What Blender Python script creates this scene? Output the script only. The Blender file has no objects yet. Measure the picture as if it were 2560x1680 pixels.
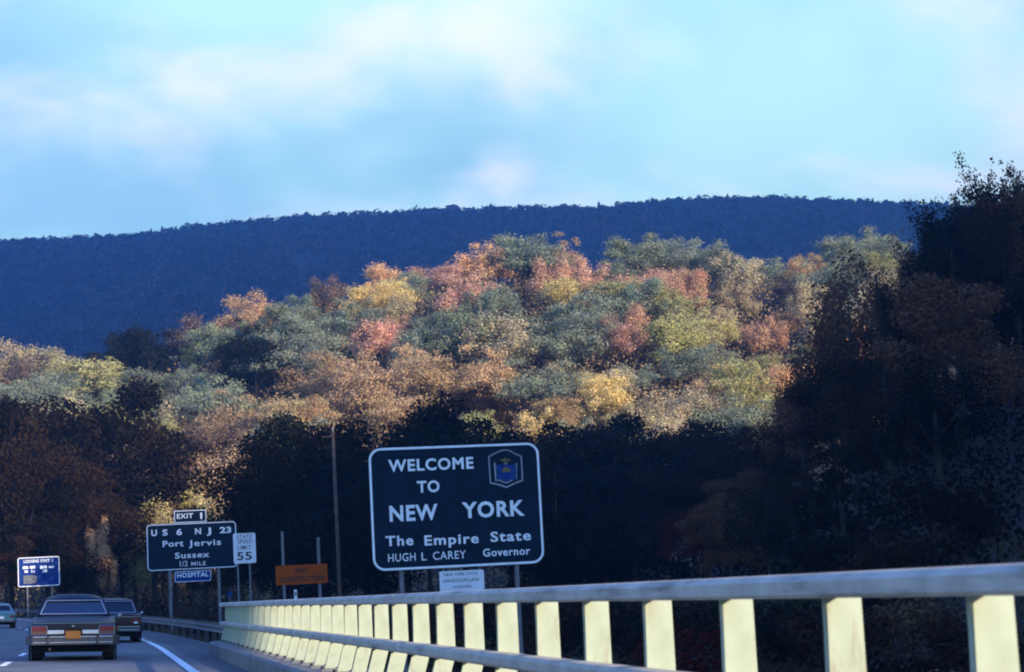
import bpy, bmesh, math, random
import numpy as np
from mathutils import Vector, Matrix, noise as mnoise

random.seed(7)
rng = np.random.default_rng(7)
R = math.radians
scene = bpy.context.scene
COL = scene.collection

# ---------------------------------------------------------------- camera
F = 4978.0                       # focal length in photo pixels (70 mm on 36 mm film)
CAMZ = 1.16
_y = Vector((-1015.0, -681.0, -F)).normalized()      # road direction in camera axes
def _zaxis(a):
    z = Vector((-math.sin(a), math.cos(a), 0.0))
    z = (z - _y * z.dot(_y)).normalized()
    return z
_lo, _hi = R(-10), R(10)
for _ in range(60):              # camera rolled 3 degrees
    _m = (_lo + _hi) / 2
    _z = _zaxis(_m)
    if math.atan2(-_z.x, _z.y) > R(3.0): _hi = _m
    else: _lo = _m
_x = _y.cross(_z)
ROT = Matrix((_x, _y, _z))       # camera axes -> world
CAM = Vector((0.0, 0.0, CAMZ))
cam_data = bpy.data.cameras.new('camera')
cam = bpy.data.objects.new('camera', cam_data); COL.objects.link(cam)
cam.matrix_world = Matrix.Translation(CAM) @ ROT.to_4x4()
cam_data.sensor_fit = 'HORIZONTAL'; cam_data.sensor_width = 36.0
cam_data.lens = 36.0 * F / 2560.0
cam_data.clip_start = 0.1; cam_data.clip_end = 8000.0
cam_data.dof.use_dof = True; cam_data.dof.focus_distance = 75.0; cam_data.dof.aperture_fstop = 5.6
scene.camera = cam

def P(px, py, d):
    """world point at forward distance d seen at photo pixel (px, py)"""
    v = ROT @ Vector((px - 1280.0, -(py - 840.0), -F))
    return CAM + v * (d / v.y)
def proj(w):
    v = ROT.transposed() @ (Vector(w) - CAM)
    if v.z > -0.01: return (-9999.0, -9999.0)
    return (1280.0 + F * v.x / -v.z, 840.0 - F * v.y / -v.z)

# ---------------------------------------------------------------- world, sun, exposure
SUN_A, SUN_E = R(36.0), R(17.0)          # sun behind the camera, 36 degrees to the right
world = bpy.data.worlds.new('World'); scene.world = world; world.use_nodes = True
wn = world.node_tree; wn.nodes.clear()
def N(tree, kind, **kw):
    n = tree.nodes.new(kind)
    for k, v in kw.items(): setattr(n, k, v)
    return n
def L(tree, a, b): tree.links.new(a, b)
sky = N(wn, 'ShaderNodeTexSky', sky_type='NISHITA'); sky.sun_disc = False
sky.sun_elevation = SUN_E; sky.sun_rotation = math.pi - SUN_A
sky.air_density = 1.0; sky.dust_density = 0.3; sky.ozone_density = 2.0
tc = N(wn, 'ShaderNodeTexCoord')
sep = N(wn, 'ShaderNodeSeparateXYZ'); L(wn, tc.outputs['Generated'], sep.inputs[0])
# clouds: project the direction on a high flat layer so that they stretch out towards the horizon
zz = N(wn, 'ShaderNodeMath', operation='MAXIMUM'); L(wn, sep.outputs['Z'], zz.inputs[0]); zz.inputs[1].default_value = 0.0
zz2 = N(wn, 'ShaderNodeMath', operation='ADD'); L(wn, zz.outputs[0], zz2.inputs[0]); zz2.inputs[1].default_value = 0.55
dx = N(wn, 'ShaderNodeMath', operation='DIVIDE'); L(wn, sep.outputs['X'], dx.inputs[0]); L(wn, zz2.outputs[0], dx.inputs[1])
dy = N(wn, 'ShaderNodeMath', operation='DIVIDE'); L(wn, sep.outputs['Y'], dy.inputs[0]); L(wn, zz2.outputs[0], dy.inputs[1])
cmb = N(wn, 'ShaderNodeCombineXYZ'); L(wn, dx.outputs[0], cmb.inputs[0]); L(wn, dy.outputs[0], cmb.inputs[1])
mp = N(wn, 'ShaderNodeMapping'); mp.inputs['Location'].default_value = (13.3, 14.35, 0.0); mp.inputs['Rotation'].default_value = (0, 0, R(-14))
mp.inputs['Scale'].default_value = (0.72, 1.0, 1.0); L(wn, cmb.outputs[0], mp.inputs[0])
def wnoise(scale, detail, dist, loc, f0, f1):
    m_ = N(wn, 'ShaderNodeVectorMath', operation='ADD'); L(wn, mp.outputs[0], m_.inputs[0]); m_.inputs[1].default_value = loc
    n_ = N(wn, 'ShaderNodeTexNoise'); n_.inputs['Scale'].default_value = scale; n_.inputs['Detail'].default_value = detail
    n_.inputs['Roughness'].default_value = 0.5; n_.inputs['Distortion'].default_value = dist; L(wn, m_.outputs[0], n_.inputs[0])
    r_ = N(wn, 'ShaderNodeMapRange', interpolation_type='SMOOTHSTEP'); L(wn, n_.outputs[0], r_.inputs[0])
    r_.inputs['From Min'].default_value = f0; r_.inputs['From Max'].default_value = f1
    return r_.outputs[0]
def wmix(fac, a, b):
    x = N(wn, 'ShaderNodeMixRGB')
    if isinstance(fac, float): x.inputs[0].default_value = fac
    else: L(wn, fac, x.inputs[0])
    for s_, v in ((x.inputs[1], a), (x.inputs[2], b)):
        if isinstance(v, tuple): s_.default_value = (*v, 1)
        else: L(wn, v, s_)
    return x.outputs[0]
skyt = N(wn, 'ShaderNodeMixRGB', blend_type='MULTIPLY'); skyt.inputs[0].default_value = 1.0
L(wn, sky.outputs[0], skyt.inputs[1]); skyt.inputs[2].default_value = (0.40, 0.85, 2.3, 1)
# thin veil of cloud: blue-grey to cyan-white, with white puffs
veil = wmix(wnoise(4.2, 3.0, 0.3, (0.0, 0.0, 0.0), 0.36, 0.66), (1.8, 3.25, 3.15), (3.05, 4.9, 3.95))
veil = wmix(wnoise(8.0, 4.0, 0.3, (7.3, 2.1, 0.0), 0.44, 0.78), veil, (5.3, 5.2, 5.0))
fade = N(wn, 'ShaderNodeMapRange', interpolation_type='SMOOTHSTEP'); L(wn, sep.outputs['Z'], fade.inputs[0])      # low bank of cloud, thinner overhead
fade.inputs['From Min'].default_value = 0.30; fade.inputs['From Max'].default_value = 0.55; fade.inputs['To Min'].default_value = 0.92; fade.inputs['To Max'].default_value = 0.08
class _o: pass
cmix = _o(); cmix.outputs = [wmix(fade.outputs[0], skyt.outputs[0], veil)]
bg = N(wn, 'ShaderNodeBackground'); L(wn, cmix.outputs[0], bg.inputs['Color']); bg.inputs['Strength'].default_value = 0.15
wo = N(wn, 'ShaderNodeOutputWorld'); L(wn, bg.outputs[0], wo.inputs['Surface'])

sun_data = bpy.data.lights.new('sun', 'SUN'); sun_data.energy = 5.0; sun_data.angle = R(0.53); sun_data.color = (1.0, 0.82, 0.60)
sun = bpy.data.objects.new('sun', sun_data); COL.objects.link(sun)
SUN_DIR = Vector((-math.sin(SUN_A) * math.cos(SUN_E), math.cos(SUN_A) * math.cos(SUN_E), -math.sin(SUN_E)))
sun.rotation_euler = SUN_DIR.to_track_quat('-Z', 'Y').to_euler(); sun.location = (60, -60, 80)
scene.view_settings.view_transform = 'Standard'; scene.view_settings.look = 'None'
scene.view_settings.exposure = 0.95; scene.view_settings.gamma = 1.0; scene.view_settings.use_curve_mapping = False
scene.cycles.filter_width = 2.0; scene.cycles.max_bounces = 6; scene.cycles.transparent_max_bounces = 12
scene.cycles.caustics_reflective = False; scene.cycles.caustics_refractive = False

# ---------------------------------------------------------------- materials
def mat(name, color, rough=0.7, metal=0.0, spec=0.4, var=0.15, scale=6.0, bump=0.0, coat=0.0):
    m = bpy.data.materials.new(name); m.use_nodes = True; t = m.node_tree
    b = t.nodes['Principled BSDF']
    b.inputs['Roughness'].default_value = rough; b.inputs['Metallic'].default_value = metal
    b.inputs['Specular IOR Level'].default_value = spec; b.inputs['Coat Weight'].default_value = coat
    co = N(t, 'ShaderNodeTexCoord')
    no = N(t, 'ShaderNodeTexNoise'); no.inputs['Scale'].default_value = scale; no.inputs['Detail'].default_value = 6
    L(t, co.outputs['Object'], no.inputs[0])
    ra = N(t, 'ShaderNodeMapRange'); L(t, no.outputs[0], ra.inputs[0])
    ra.inputs['From Min'].default_value = 0.3; ra.inputs['From Max'].default_value = 0.7
    ra.inputs['To Min'].default_value = 1 - var; ra.inputs['To Max'].default_value = 1 + var
    mx = N(t, 'ShaderNodeMixRGB', blend_type='MULTIPLY'); mx.inputs[0].default_value = 1
    mx.inputs[1].default_value = (*color, 1); L(t, ra.outputs[0], mx.inputs[2]); L(t, mx.outputs[0], b.inputs['Base Color'])
    if bump:
        bu = N(t, 'ShaderNodeBump'); bu.inputs['Strength'].default_value = bump; bu.inputs['Distance'].default_value = 0.02
        L(t, no.outputs[0], bu.inputs['Height']); L(t, bu.outputs[0], b.inputs['Normal'])
    return m

def leaf_mat(name, patch=0.5, other=(0.17, 0.15, 0.085), amount=0.42):
    """leaf colour = the object's own colour, varied leaf by leaf and mixed with duller leaves in patches"""
    m = bpy.data.materials.new(name); m.use_nodes = True; t = m.node_tree; t.nodes.clear()
    oi = N(t, 'ShaderNodeObjectInfo'); ge = N(t, 'ShaderNodeNewGeometry'); co = N(t, 'ShaderNodeTexCoord')
    hs = N(t, 'ShaderNodeHueSaturation')
    a = N(t, 'ShaderNodeMapRange'); L(t, ge.outputs['Random Per Island'], a.inputs[0])
    a.inputs['To Min'].default_value = 0.72; a.inputs['To Max'].default_value = 1.28
    no = N(t, 'ShaderNodeTexNoise'); no.inputs['Scale'].default_value = patch; no.inputs['Detail'].default_value = 4; L(t, ge.outputs['Position'], no.inputs[0])
    h = N(t, 'ShaderNodeMapRange'); L(t, no.outputs[0], h.inputs[0])
    h.inputs['From Min'].default_value = 0.38; h.inputs['From Max'].default_value = 0.66
    h.inputs['To Min'].default_value = 0.0; h.inputs['To Max'].default_value = amount
    lum = N(t, 'ShaderNodeRGBToBW'); L(t, oi.outputs['Color'], lum.inputs[0])
    sc = N(t, 'ShaderNodeMath', operation='MULTIPLY'); L(t, lum.outputs[0], sc.inputs[0]); sc.inputs[1].default_value = 6.0
    ot = N(t, 'ShaderNodeMixRGB', blend_type='MULTIPLY'); ot.inputs[0].default_value = 1; ot.inputs[1].default_value = (*other, 1); L(t, sc.outputs[0], ot.inputs[2])
    mc = N(t, 'ShaderNodeMixRGB'); L(t, h.outputs[0], mc.inputs[0]); L(t, oi.outputs['Color'], mc.inputs[1]); L(t, ot.outputs[0], mc.inputs[2])
    L(t, mc.outputs[0], hs.inputs['Color']); L(t, a.outputs[0], hs.inputs['Value'])
    d = N(t, 'ShaderNodeBsdfDiffuse'); L(t, hs.outputs[0], d.inputs[0])
    tr = N(t, 'ShaderNodeBsdfTranslucent'); L(t, hs.outputs[0], tr.inputs[0])
    mx = N(t, 'ShaderNodeMixShader'); mx.inputs[0].default_value = 0.22
    L(t, d.outputs[0], mx.inputs[1]); L(t, tr.outputs[0], mx.inputs[2])
    o = N(t, 'ShaderNodeOutputMaterial'); L(t, mx.outputs[0], o.inputs[0])
    return m

M = {}
M['leaf'] = leaf_mat('leaves')
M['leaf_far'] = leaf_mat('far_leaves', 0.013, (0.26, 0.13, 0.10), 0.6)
M['bark'] = mat('bark', (0.04, 0.032, 0.028), 0.9, var=0.35, scale=3)
M['ground'] = mat('leaf_litter', (0.026, 0.019, 0.014), 0.95, var=0.5, scale=0.35)
M['asphalt'] = mat('asphalt', (0.125, 0.135, 0.155), 0.85, var=0.30, scale=0.8, bump=0.15)
M['shoulder'] = mat('worn_shoulder_asphalt', (0.08, 0.088, 0.105), 0.9, var=0.2, scale=2.0, bump=0.2)
M['line'] = mat('road_paint', (0.88, 0.88, 0.86), 0.7, var=0.12, scale=9)
M['concrete'] = mat('concrete', (0.20, 0.195, 0.18), 0.85, var=0.22, scale=3.0, bump=0.2)
M['alu'] = mat('dull_aluminium', (0.50, 0.45, 0.37), 0.7, metal=0.0, spec=0.25, var=0.2, scale=4.0)
M['cream'] = mat('cream_paint', (0.36, 0.415, 0.31), 0.6, var=0.13, scale=7.0)
def weather(m, rust, lo, hi, stretch):
    t = m.node_tree; b = t.nodes['Principled BSDF']; src = b.inputs['Base Color'].links[0].from_socket
    co = N(t, 'ShaderNodeNewGeometry'); ma = N(t, 'ShaderNodeMapping'); ma.inputs['Scale'].default_value = stretch; L(t, co.outputs['Position'], ma.inputs[0])
    no = N(t, 'ShaderNodeTexNoise'); no.inputs['Scale'].default_value = 1.0; no.inputs['Detail'].default_value = 7; no.inputs['Roughness'].default_value = .65; L(t, ma.outputs[0], no.inputs[0])
    r = N(t, 'ShaderNodeMapRange', interpolation_type='SMOOTHSTEP'); L(t, no.outputs[0], r.inputs[0]); r.inputs['From Min'].default_value = lo; r.inputs['From Max'].default_value = hi; r.inputs['To Max'].default_value = .8
    mx = N(t, 'ShaderNodeMixRGB'); L(t, r.outputs[0], mx.inputs[0]); L(t, src, mx.inputs[1]); mx.inputs[2].default_value = (*rust, 1); L(t, mx.outputs[0], b.inputs['Base Color'])
weather(M['cream'], (0.24, 0.20, 0.13), 0.54, 0.74, (9, 9, 2.2)); weather(M['alu'], (0.17, 0.15, 0.125), 0.50, 0.72, (6, 0.9, 9)); weather(M['asphalt'], (0.062, 0.066, 0.078), 0.52, 0.70, (1.3, 0.12, 1)); weather(M['concrete'], (0.13, 0.12, 0.11), 0.50, 0.72, (3, 1.2, 3))
M['bolt'] = mat('dark_steel', (0.04, 0.04, 0.045), 0.6, var=0.2)
M['galv'] = mat('galvanised_steel', (0.15, 0.155, 0.175), 0.6, metal=0.2, var=0.2, scale=5)
M['wood'] = mat('weathered_wood', (0.10, 0.065, 0.05), 0.9, var=0.3, scale=4)
M['green'] = mat('dark_green_sheeting', (0.004, 0.016, 0.034), 0.7, spec=0.10, var=0.25, scale=2)
M['blue'] = mat('blue_sheeting', (0.008, 0.035, 0.19), 0.7, spec=0.12, var=0.12, scale=2)
M['white'] = mat('white_sheeting', (0.84, 0.86, 0.88), 0.5, var=0.08, scale=3)
M['whitep'] = mat('white_panel', (0.74, 0.76, 0.80), 0.6, spec=0.2, var=0.07, scale=3)
M['dullwhite'] = mat('faded_white', (0.30, 0.33, 0.36), 0.7, spec=0.1)
M['black'] = mat('black_lettering', (0.012, 0.012, 0.014), 0.6)
M['orange'] = mat('orange_sheeting', (0.34, 0.066, 0.010), 0.7, spec=0.1, var=0.15, scale=3)
M['gold'] = mat('gold_ink', (0.17, 0.14, 0.06), 0.7, spec=0.1)
M['shield'] = mat('shield_blue', (0.02, 0.055, 0.20), 0.7, spec=0.1)
M['chrome'] = mat('chrome', (0.30, 0.31, 0.36), 0.22, metal=1.0, var=0.05)
M['bumper'] = mat('dull_bumper', (0.06, 0.065, 0.09), 0.45, metal=0.5, var=0.15)
M['strip'] = mat('bright_strip', (0.50, 0.52, 0.57), 0.3, metal=0.6, var=0.05)
M['tyre'] = mat('tyre_rubber', (0.012, 0.012, 0.012), 0.85)
M['under'] = mat('dark_underbody', (0.008, 0.008, 0.009), 0.95)
M['redlamp'] = mat('red_lens', (0.11, 0.010, 0.010), 0.4)
M['amberlamp'] = mat('amber_lens', (0.10, 0.05, 0.035), 0.4)
M['plate'] = mat('orange_plate', (0.27, 0.12, 0.035), 0.6, spec=0.1, var=0.06)
M['seat'] = mat('dark_upholstery', (0.02, 0.02, 0.026), 0.9)
M['paint_blue'] = mat('dark_blue_paint', (0.006, 0.008, 0.018), 0.45, spec=0.16, coat=0.05, var=0.05)
M['paint_maroon'] = mat('dark_maroon_paint', (0.028, 0.008, 0.012), 0.45, spec=0.22, coat=0.05, var=0.05)
M['paint_teal'] = mat('teal_paint', (0.05, 0.20, 0.28), 0.4, spec=0.3, coat=0.2, var=0.05)
def glass_mat():
    m = bpy.data.materials.new('car_glass'); m.use_nodes = True; t = m.node_tree; t.nodes.clear()
    g = N(t, 'ShaderNodeBsdfGlossy'); g.inputs['Roughness'].default_value = 0.04; g.inputs['Color'].default_value = (0.9, 0.95, 1, 1)
    tr = N(t, 'ShaderNodeBsdfTransparent'); tr.inputs[0].default_value = (0.62, 0.72, 0.74, 1)
    fr = N(t, 'ShaderNodeFresnel'); fr.inputs[0].default_value = 1.6
    mx = N(t, 'ShaderNodeMixShader'); L(t, fr.outputs[0], mx.inputs[0]); L(t, tr.outputs[0], mx.inputs[1]); L(t, g.outputs[0], mx.inputs[2])
    o = N(t, 'ShaderNodeOutputMaterial'); L(t, mx.outputs[0], o.inputs[0]); return m
M['glass'] = glass_mat()

# ---------------------------------------------------------------- helpers
def link_mesh(name, me, m, parent=None):
    o = bpy.data.objects.new(name, me); COL.objects.link(o)
    if m is not None and not me.materials: me.materials.append(m)
    if parent is not None: o.parent = parent
    return o
def obj(name, bm, m, parent=None, smooth=False):
    me = bpy.data.meshes.new(name); bmesh.ops.recalc_face_normals(bm, faces=bm.faces[:]); bm.to_mesh(me); bm.free()
    if smooth: me.polygons.foreach_set('use_smooth', [True] * len(me.polygons))
    return link_mesh(name, me, m, parent)
def tag(o, label=None, cat=None, group=None, kind=None):
    for k, v in (('label', label), ('category', cat), ('group', group), ('kind', kind)):
        if v: o[k] = v
    return o
def thing(name, label, cat, loc=(0, 0, 0), rz=0.0, group=None):
    o = bpy.data.objects.new(name, None); COL.objects.link(o); o.location = loc; o.rotation_euler = (0, 0, rz)
    o.empty_display_size = 0.3
    return tag(o, label, cat, group)
def box(bm, x0, x1, y0, y1, z0, z1, bev=0.0):
    r = bmesh.ops.create_cube(bm, size=1.0); vs = r['verts']
    for v in vs:
        v.co = Vector((x0 + (v.co.x + .5) * (x1 - x0), y0 + (v.co.y + .5) * (y1 - y0), z0 + (v.co.z + .5) * (z1 - z0)))
    if bev:
        es = list({e for v in vs for e in v.link_edges})
        bmesh.ops.bevel(bm, geom=es, offset=bev, segments=2, profile=0.5, affect='EDGES')
    return vs
def bx(*a, bev=0.0):
    bm = bmesh.new(); box(bm, *a, bev=bev); return bm
def tube(bm, p0, p1, r0, r1, n=8):
    p0, p1 = Vector(p0), Vector(p1); q = (p1 - p0).to_track_quat('Z', 'Y')
    a = []; b = []
    for i in range(n):
        t = 2 * math.pi * i / n; c = Vector((math.cos(t), math.sin(t), 0))
        a.append(bm.verts.new(p0 + q @ (c * r0))); b.append(bm.verts.new(p1 + q @ (c * r1)))
    for i in range(n):
        bm.faces.new((a[i], a[(i + 1) % n], b[(i + 1) % n], b[i]))
    bm.faces.new(a[::-1]); bm.faces.new(b)
def sweep(bm, path, prof):
    """prof: (side, up) outline swept along path of (x, y, z); side is to the right of travel"""
    rings = []
    for i, p in enumerate(path):
        a = Vector(path[max(i - 1, 0)]); b = Vector(path[min(i + 1, len(path) - 1)])
        t = (b - a); t.z = 0; t.normalize(); s = Vector((t.y, -t.x, 0))
        rings.append([bm.verts.new(Vector(p) + s * u + Vector((0, 0, v))) for u, v in prof])
    n = len(prof)
    for r0, r1 in zip(rings, rings[1:]):
        for i in range(n): bm.faces.new((r0[i], r0[(i + 1) % n], r1[(i + 1) % n], r1[i]))
    bm.faces.new(rings[0]); bm.faces.new(rings[-1][::-1])
def prism(pts, y0, y1):
    """outline in x, z extruded along y"""
    bm = bmesh.new()
    a = [bm.verts.new((x, y0, z)) for x, z in pts]; b = [bm.verts.new((x, y1, z)) for x, z in pts]
    n = len(pts)
    for i in range(n): bm.faces.new((a[i], a[(i + 1) % n], b[(i + 1) % n], b[i]))
    bm.faces.new(a); bm.faces.new(b[::-1]); return bm
def rrect(x0, x1, z0, z1, r, n=6):
    pts = []
    for cx, cz, a0 in ((x1 - r, z1 - r, 0), (x0 + r, z1 - r, 90), (x0 + r, z0 + r, 180), (x1 - r, z0 + r, 270)):
        for i in range(n + 1):
            a = R(a0 + 90 * i / n); pts.append((cx + r * math.cos(a), cz + r * math.sin(a)))
    return pts
def ring_mesh(outer, inner, y0, y1):
    bm = bmesh.new(); n = len(outer)
    V = [[bm.verts.new((x, y, z)) for x, z in pts] for pts in (outer, inner) for y in (y0, y1)]
    of, ob, inf, ib = V
    for i in range(n):
        j = (i + 1) % n
        bm.faces.new((of[i], of[j], inf[j], inf[i])); bm.faces.new((ob[i], ib[i], ib[j], ob[j]))
        bm.faces.new((of[i], ob[i], ob[j], of[j])); bm.faces.new((inf[i], inf[j], ib[j], ib[i]))
    return bm
def smooth(a, b, x):
    t = np.clip((np.asarray(x, float) - a) / (b - a), 0, 1); return t * t * (3 - 2 * t)

# ---------------------------------------------------------------- terrain
def road_c(y):   # the road bends to the left beyond the bridge
    y = np.asarray(y, float); t = np.maximum(y - 55.0, 0.0)
    return np.where(t < 160, -t * t / 1440.0, -17.8 - (t - 160) * 0.2222)
def road_z(y):
    y = np.asarray(y, float); t = np.maximum(y - 55.0, 0.0); return np.where(t < 150, t * t / 16000.0, 1.406 + (t - 150) * 0.01875)
CROSS = 0.042    # the carriageway falls to the right
SKY_TOP = [(-600, 960), (0, 845), (150, 848), (300, 845), (400, 832), (470, 790), (600, 745), (700, 695), (820, 674), (950, 645), (1050, 622), (1150, 600),
           (1300, 602), (1450, 588), (1600, 578), (1750, 585), (1850, 622), (1950, 602), (2100, 575), (2250, 560), (2600, 600), (3300, 760)]
CREST = 322.0
_hw = [P(a, b, CREST) for a, b in SKY_TOP]                 # crown tops along the crest of the hill
_tx = np.array([w.x / CREST for w in _hw]); _th = np.array([w.z for w in _hw])
def crest_h(t): return np.interp(t, _tx, _th) - 12.2
def ground_h(x, y):
    x = np.asarray(x, float); y = np.asarray(y, float)
    side = x - road_c(y)
    out = np.maximum(np.maximum(side - 3.6, -9.5 - side), 0.0)
    depth = 5.0 - 2.6 * smooth(45, 80, y) - 1.4 * smooth(140, 200, y)
    z = road_z(y) - 0.35 - np.minimum(out * 0.5, depth)
    z = np.where(y < 51.8, -5.3, z)
    # wooded ridge on the right, its near edge cut along the sunlight
    edge = y - (25.0 - x / math.tan(SUN_A))
    win = smooth(0, 26, edge) * (1 - smooth(132, 178, y))
    back = 60.0 + 15.0 * (1 - smooth(20, 90, y)) + 75.0 * smooth(120, 230, x) * (1 - smooth(-160, -60, y))
    rz = np.clip(0.60 * (x - 36.0), 0, None); rz = np.minimum(rz, back)
    z = z + rz * win
    # the sunlit hill ahead
    H = crest_h(x / np.maximum(y, 60.0))
    up = np.clip((y - 212.0) / (CREST - 212.0), 0, 1) ** 1.08
    down = 1 - 0.75 * smooth(CREST + 5, 620, y)
    z = z + H * up * down * smooth(100, 180, y)
    return z
def nonuni(parts):
    out = []
    for a, b, s in parts: out += list(np.arange(a, b, s))
    out.append(parts[-1][1]); return np.array(out, float)
xs = nonuni([(-1240, -200, 60), (-200, -40, 8), (-40, 60, 2.0), (60, 200, 6), (200, 400, 15), (400, 1240, 60)])
ys = nonuni([(-460, -240, 20), (-240, 40, 6), (40, 120, 2.0), (120, 360, 5), (360, 700, 20), (700, 1100, 50)])
GX, GY = np.meshgrid(xs, ys)
GZ = ground_h(GX, GY)
def grid_mesh(name, GX, GY, GZ):
    ny, nx = GX.shape
    v = np.stack([GX, GY, GZ], -1).reshape(-1, 3)
    i = np.arange(nx * ny).reshape(ny, nx)
    f = np.stack([i[:-1, :-1], i[:-1, 1:], i[1:, 1:], i[1:, :-1]], -1).reshape(-1, 4)
    return arr_mesh(name, v, f)
def arr_mesh(name, v, f, smooth_=True):
    me = bpy.data.meshes.new(name); k = f.shape[1]
    me.vertices.add(len(v)); me.vertices.foreach_set('co', np.ascontiguousarray(v, np.float32).ravel())
    me.loops.add(f.size); me.loops.foreach_set('vertex_index', np.ascontiguousarray(f, np.int32).ravel())
    me.polygons.add(len(f)); me.polygons.foreach_set('loop_start', np.arange(0, f.size, k, dtype=np.int32))
    try: me.polygons.foreach_set('loop_total', np.full(len(f), k, np.int32))
    except Exception: pass
    if smooth_: me.polygons.foreach_set('use_smooth', np.ones(len(f), bool))
    me.update(calc_edges=True); return me
tag(link_mesh('ground', grid_mesh('ground', GX, GY, GZ), M['ground']), kind='structure')
def gz(x, y): return float(ground_h(x, y))

# road surface: strips across the carriageway following the bend
def strip(name, a0, a1, lift, m, y0, y1, step=4.0, parent=None):
    yy = np.arange(y0, y1 + step * .5, step); yy[-1] = y1
    n = max(2, int((a1 - a0) / 2.0) + 1); aa = np.linspace(a0, a1, n)
    A, Y = np.meshgrid(aa, yy)
    return link_mesh(name, grid_mesh(name, A + road_c(Y), Y, road_z(Y) - CROSS * A + lift), m, parent)
road = tag(strip('road', -8.4, 1.9, 0.0, M['asphalt'], -30, 300), kind='structure')
tag(strip('road_shoulder', 1.90, 3.35, -0.004, M['shoulder'], -30, 300), kind='structure')
# painted lines
strip('edge_line', 1.44, 1.62, 0.006, M['line'], -30, 300, parent=road)
strip('left_edge_line', -5.85, -5.71, 0.006, M['line'], -30, 300, parent=road)
for i, y in enumerate(np.arange(-21.0, 200, 9.1)):
    strip('lane_dash', -2.20, -2.06, 0.006, M['line'], y, y + 3.4, 1.7, parent=road)
# bridge deck under the road, curb, abutment
deck = tag(obj('bridge_deck', bx(-9.2, 3.34, -30, 51.4, -1.3, -0.48), M['concrete']), kind='structure')
curb = tag(obj('curb', prism([(2.50, -0.35), (2.50, 0.165), (2.56, 0.20), (3.33, 0.20), (3.33, -0.478)], -30, 51.2), M['concrete']), kind='structure')
tag(obj('abutment', bx(-9.6, 3.9, 51.45, 53.4, -5.5, -0.6), M['concrete']), kind='structure')

# ---------------------------------------------------------------- bridge railing
rail = thing('bridge_railing', 'long metal bridge railing with cream posts and two grey rails along the curb', 'railing', (2.9, 0, 0.2))
Z0 = -0.2; X0 = -2.9
def rpath(y0, y1): return [(0, y0, 0), (0, y1, 0)]
def rail_section(name, prof, y0, y1):
    bm = bmesh.new(); sweep(bm, rpath(y0, y1), prof); return obj(name, bm, M['alu'], rail)
TOP = CAMZ - 0.008 + Z0          # rail top in the railing's own height
top_prof = [(-0.115, TOP - 0.030), (-0.075, TOP - 0.004), (-0.03, TOP), (0.03, TOP), (0.06, TOP - 0.02), (0.06, TOP - 0.10), (-0.105, TOP - 0.10), (-0.118, TOP - 0.085)]
MID = CAMZ - 0.474 + Z0
mid_prof = [(-0.125, MID - 0.03), (-0.10, MID - 0.004), (-0.06, MID), (-0.012, MID), (-0.012, MID - 0.105), (-0.10, MID - 0.105), (-0.122, MID - 0.085)]
joints = [-8.0, 5.72, 19.94, 34.16, 51.0]
for a, b in zip(joints, joints[1:]):
    rail_section('top_rail', top_prof, a + 0.012, b - 0.012); rail_section('mid_rail', mid_prof, a + 0.012, b - 0.012)
    if b < 50: obj('rail_sleeve', bx(-0.104, 0.05, b - 0.10, b + 0.10, TOP - 0.094, TOP - 0.012), M['alu'], rail)
post_prof = [(0.0, TOP - 0.102), (0.0, MID - 0.06), (-0.125, 0.03), (0.05, 0.03), (0.158, MID - 0.09), (0.158, TOP - 0.09), (0.06, TOP - 0.07), (0.061, TOP - 0.102)]
pb = prism(post_prof, -0.026, 0.026)
bmesh.ops.bevel(pb, geom=[e for e in pb.edges if abs(e.verts[0].co.y - e.verts[1].co.y) < 1e-6], offset=0.006, segments=2, affect='EDGES')
first = obj('post', pb, M['cream'], rail); plate0 = obj('base_plate', bx(-0.17, 0.10, -0.10, 0.10, 0.001, 0.028), M['galv'], first)
bm = bmesh.new()
for sx in (-0.145, 0.078):
    for sy in (-0.078, 0.078): tube(bm, (sx, sy, 0.028), (sx, sy, 0.062), 0.016, 0.016, 6)
bolt0 = tag(obj('anchor_bolts', bm, M['bolt'], first), kind='stuff')
clip0 = obj('rail_clip', bx(-0.016, 0.012, -0.075, 0.075, MID - 0.125, MID - 0.11), M['galv'], first)
for i in range(-4, 31):
    y = 7.849 + 1.4223 * i + 0.026
    if i == -4: p, q, r_, s_ = first, plate0, bolt0, clip0
    else:
        p, q, r_, s_ = first.copy(), plate0.copy(), bolt0.copy(), clip0.copy()
        for o in (p, q, r_, s_): COL.objects.link(o)
        p.parent = rail; q.parent = p; r_.parent = p; s_.parent = p
    p.location = (0, y, 0)

# ---------------------------------------------------------------- roadside guardrail (W-beam)
def edge_pt(a, y, up): return (float(road_c(y)) + a, y, float(road_z(y)) - CROSS * a + up)
w_prof = [(-0.085, .31), (-0.005, .27), (-0.005, .20), (-0.085, .155), (-0.005, .11), (-0.005, .04), (-0.085, 0.0), (-0.075, 0.0), (0.008, .035), (0.008, .112), (-0.07, .155), (0.008, .195), (0.008, .275), (-0.075, .31)]
def guardrail(label, a, ys_):
    g = thing('guardrail', label, 'guardrail', edge_pt(a, ys_[0], 0))
    o = Vector(g.location)
    for j in range(0, len(ys_) - 1, 4):
        seg = ys_[j:j + 5]
        bm = bmesh.new(); sweep(bm, [tuple(Vector(edge_pt(a, y, 0.40)) - o) for y in np.linspace(seg[0] + .02, seg[-1] - .02, 7)], w_prof)
        obj('beam', bm, M['galv'], g)
    pm = None
    for y in ys_:
        p = Vector(edge_pt(a + 0.11, y, 0)) - o
        if pm is None:
            q = obj('post', bx(-0.05, 0.10, -0.075, 0.075, -0.9, 0.69), M['bolt'], g); pm = q
        else:
            q = pm.copy(); COL.objects.link(q); q.parent = g
        q.location = p
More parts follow.
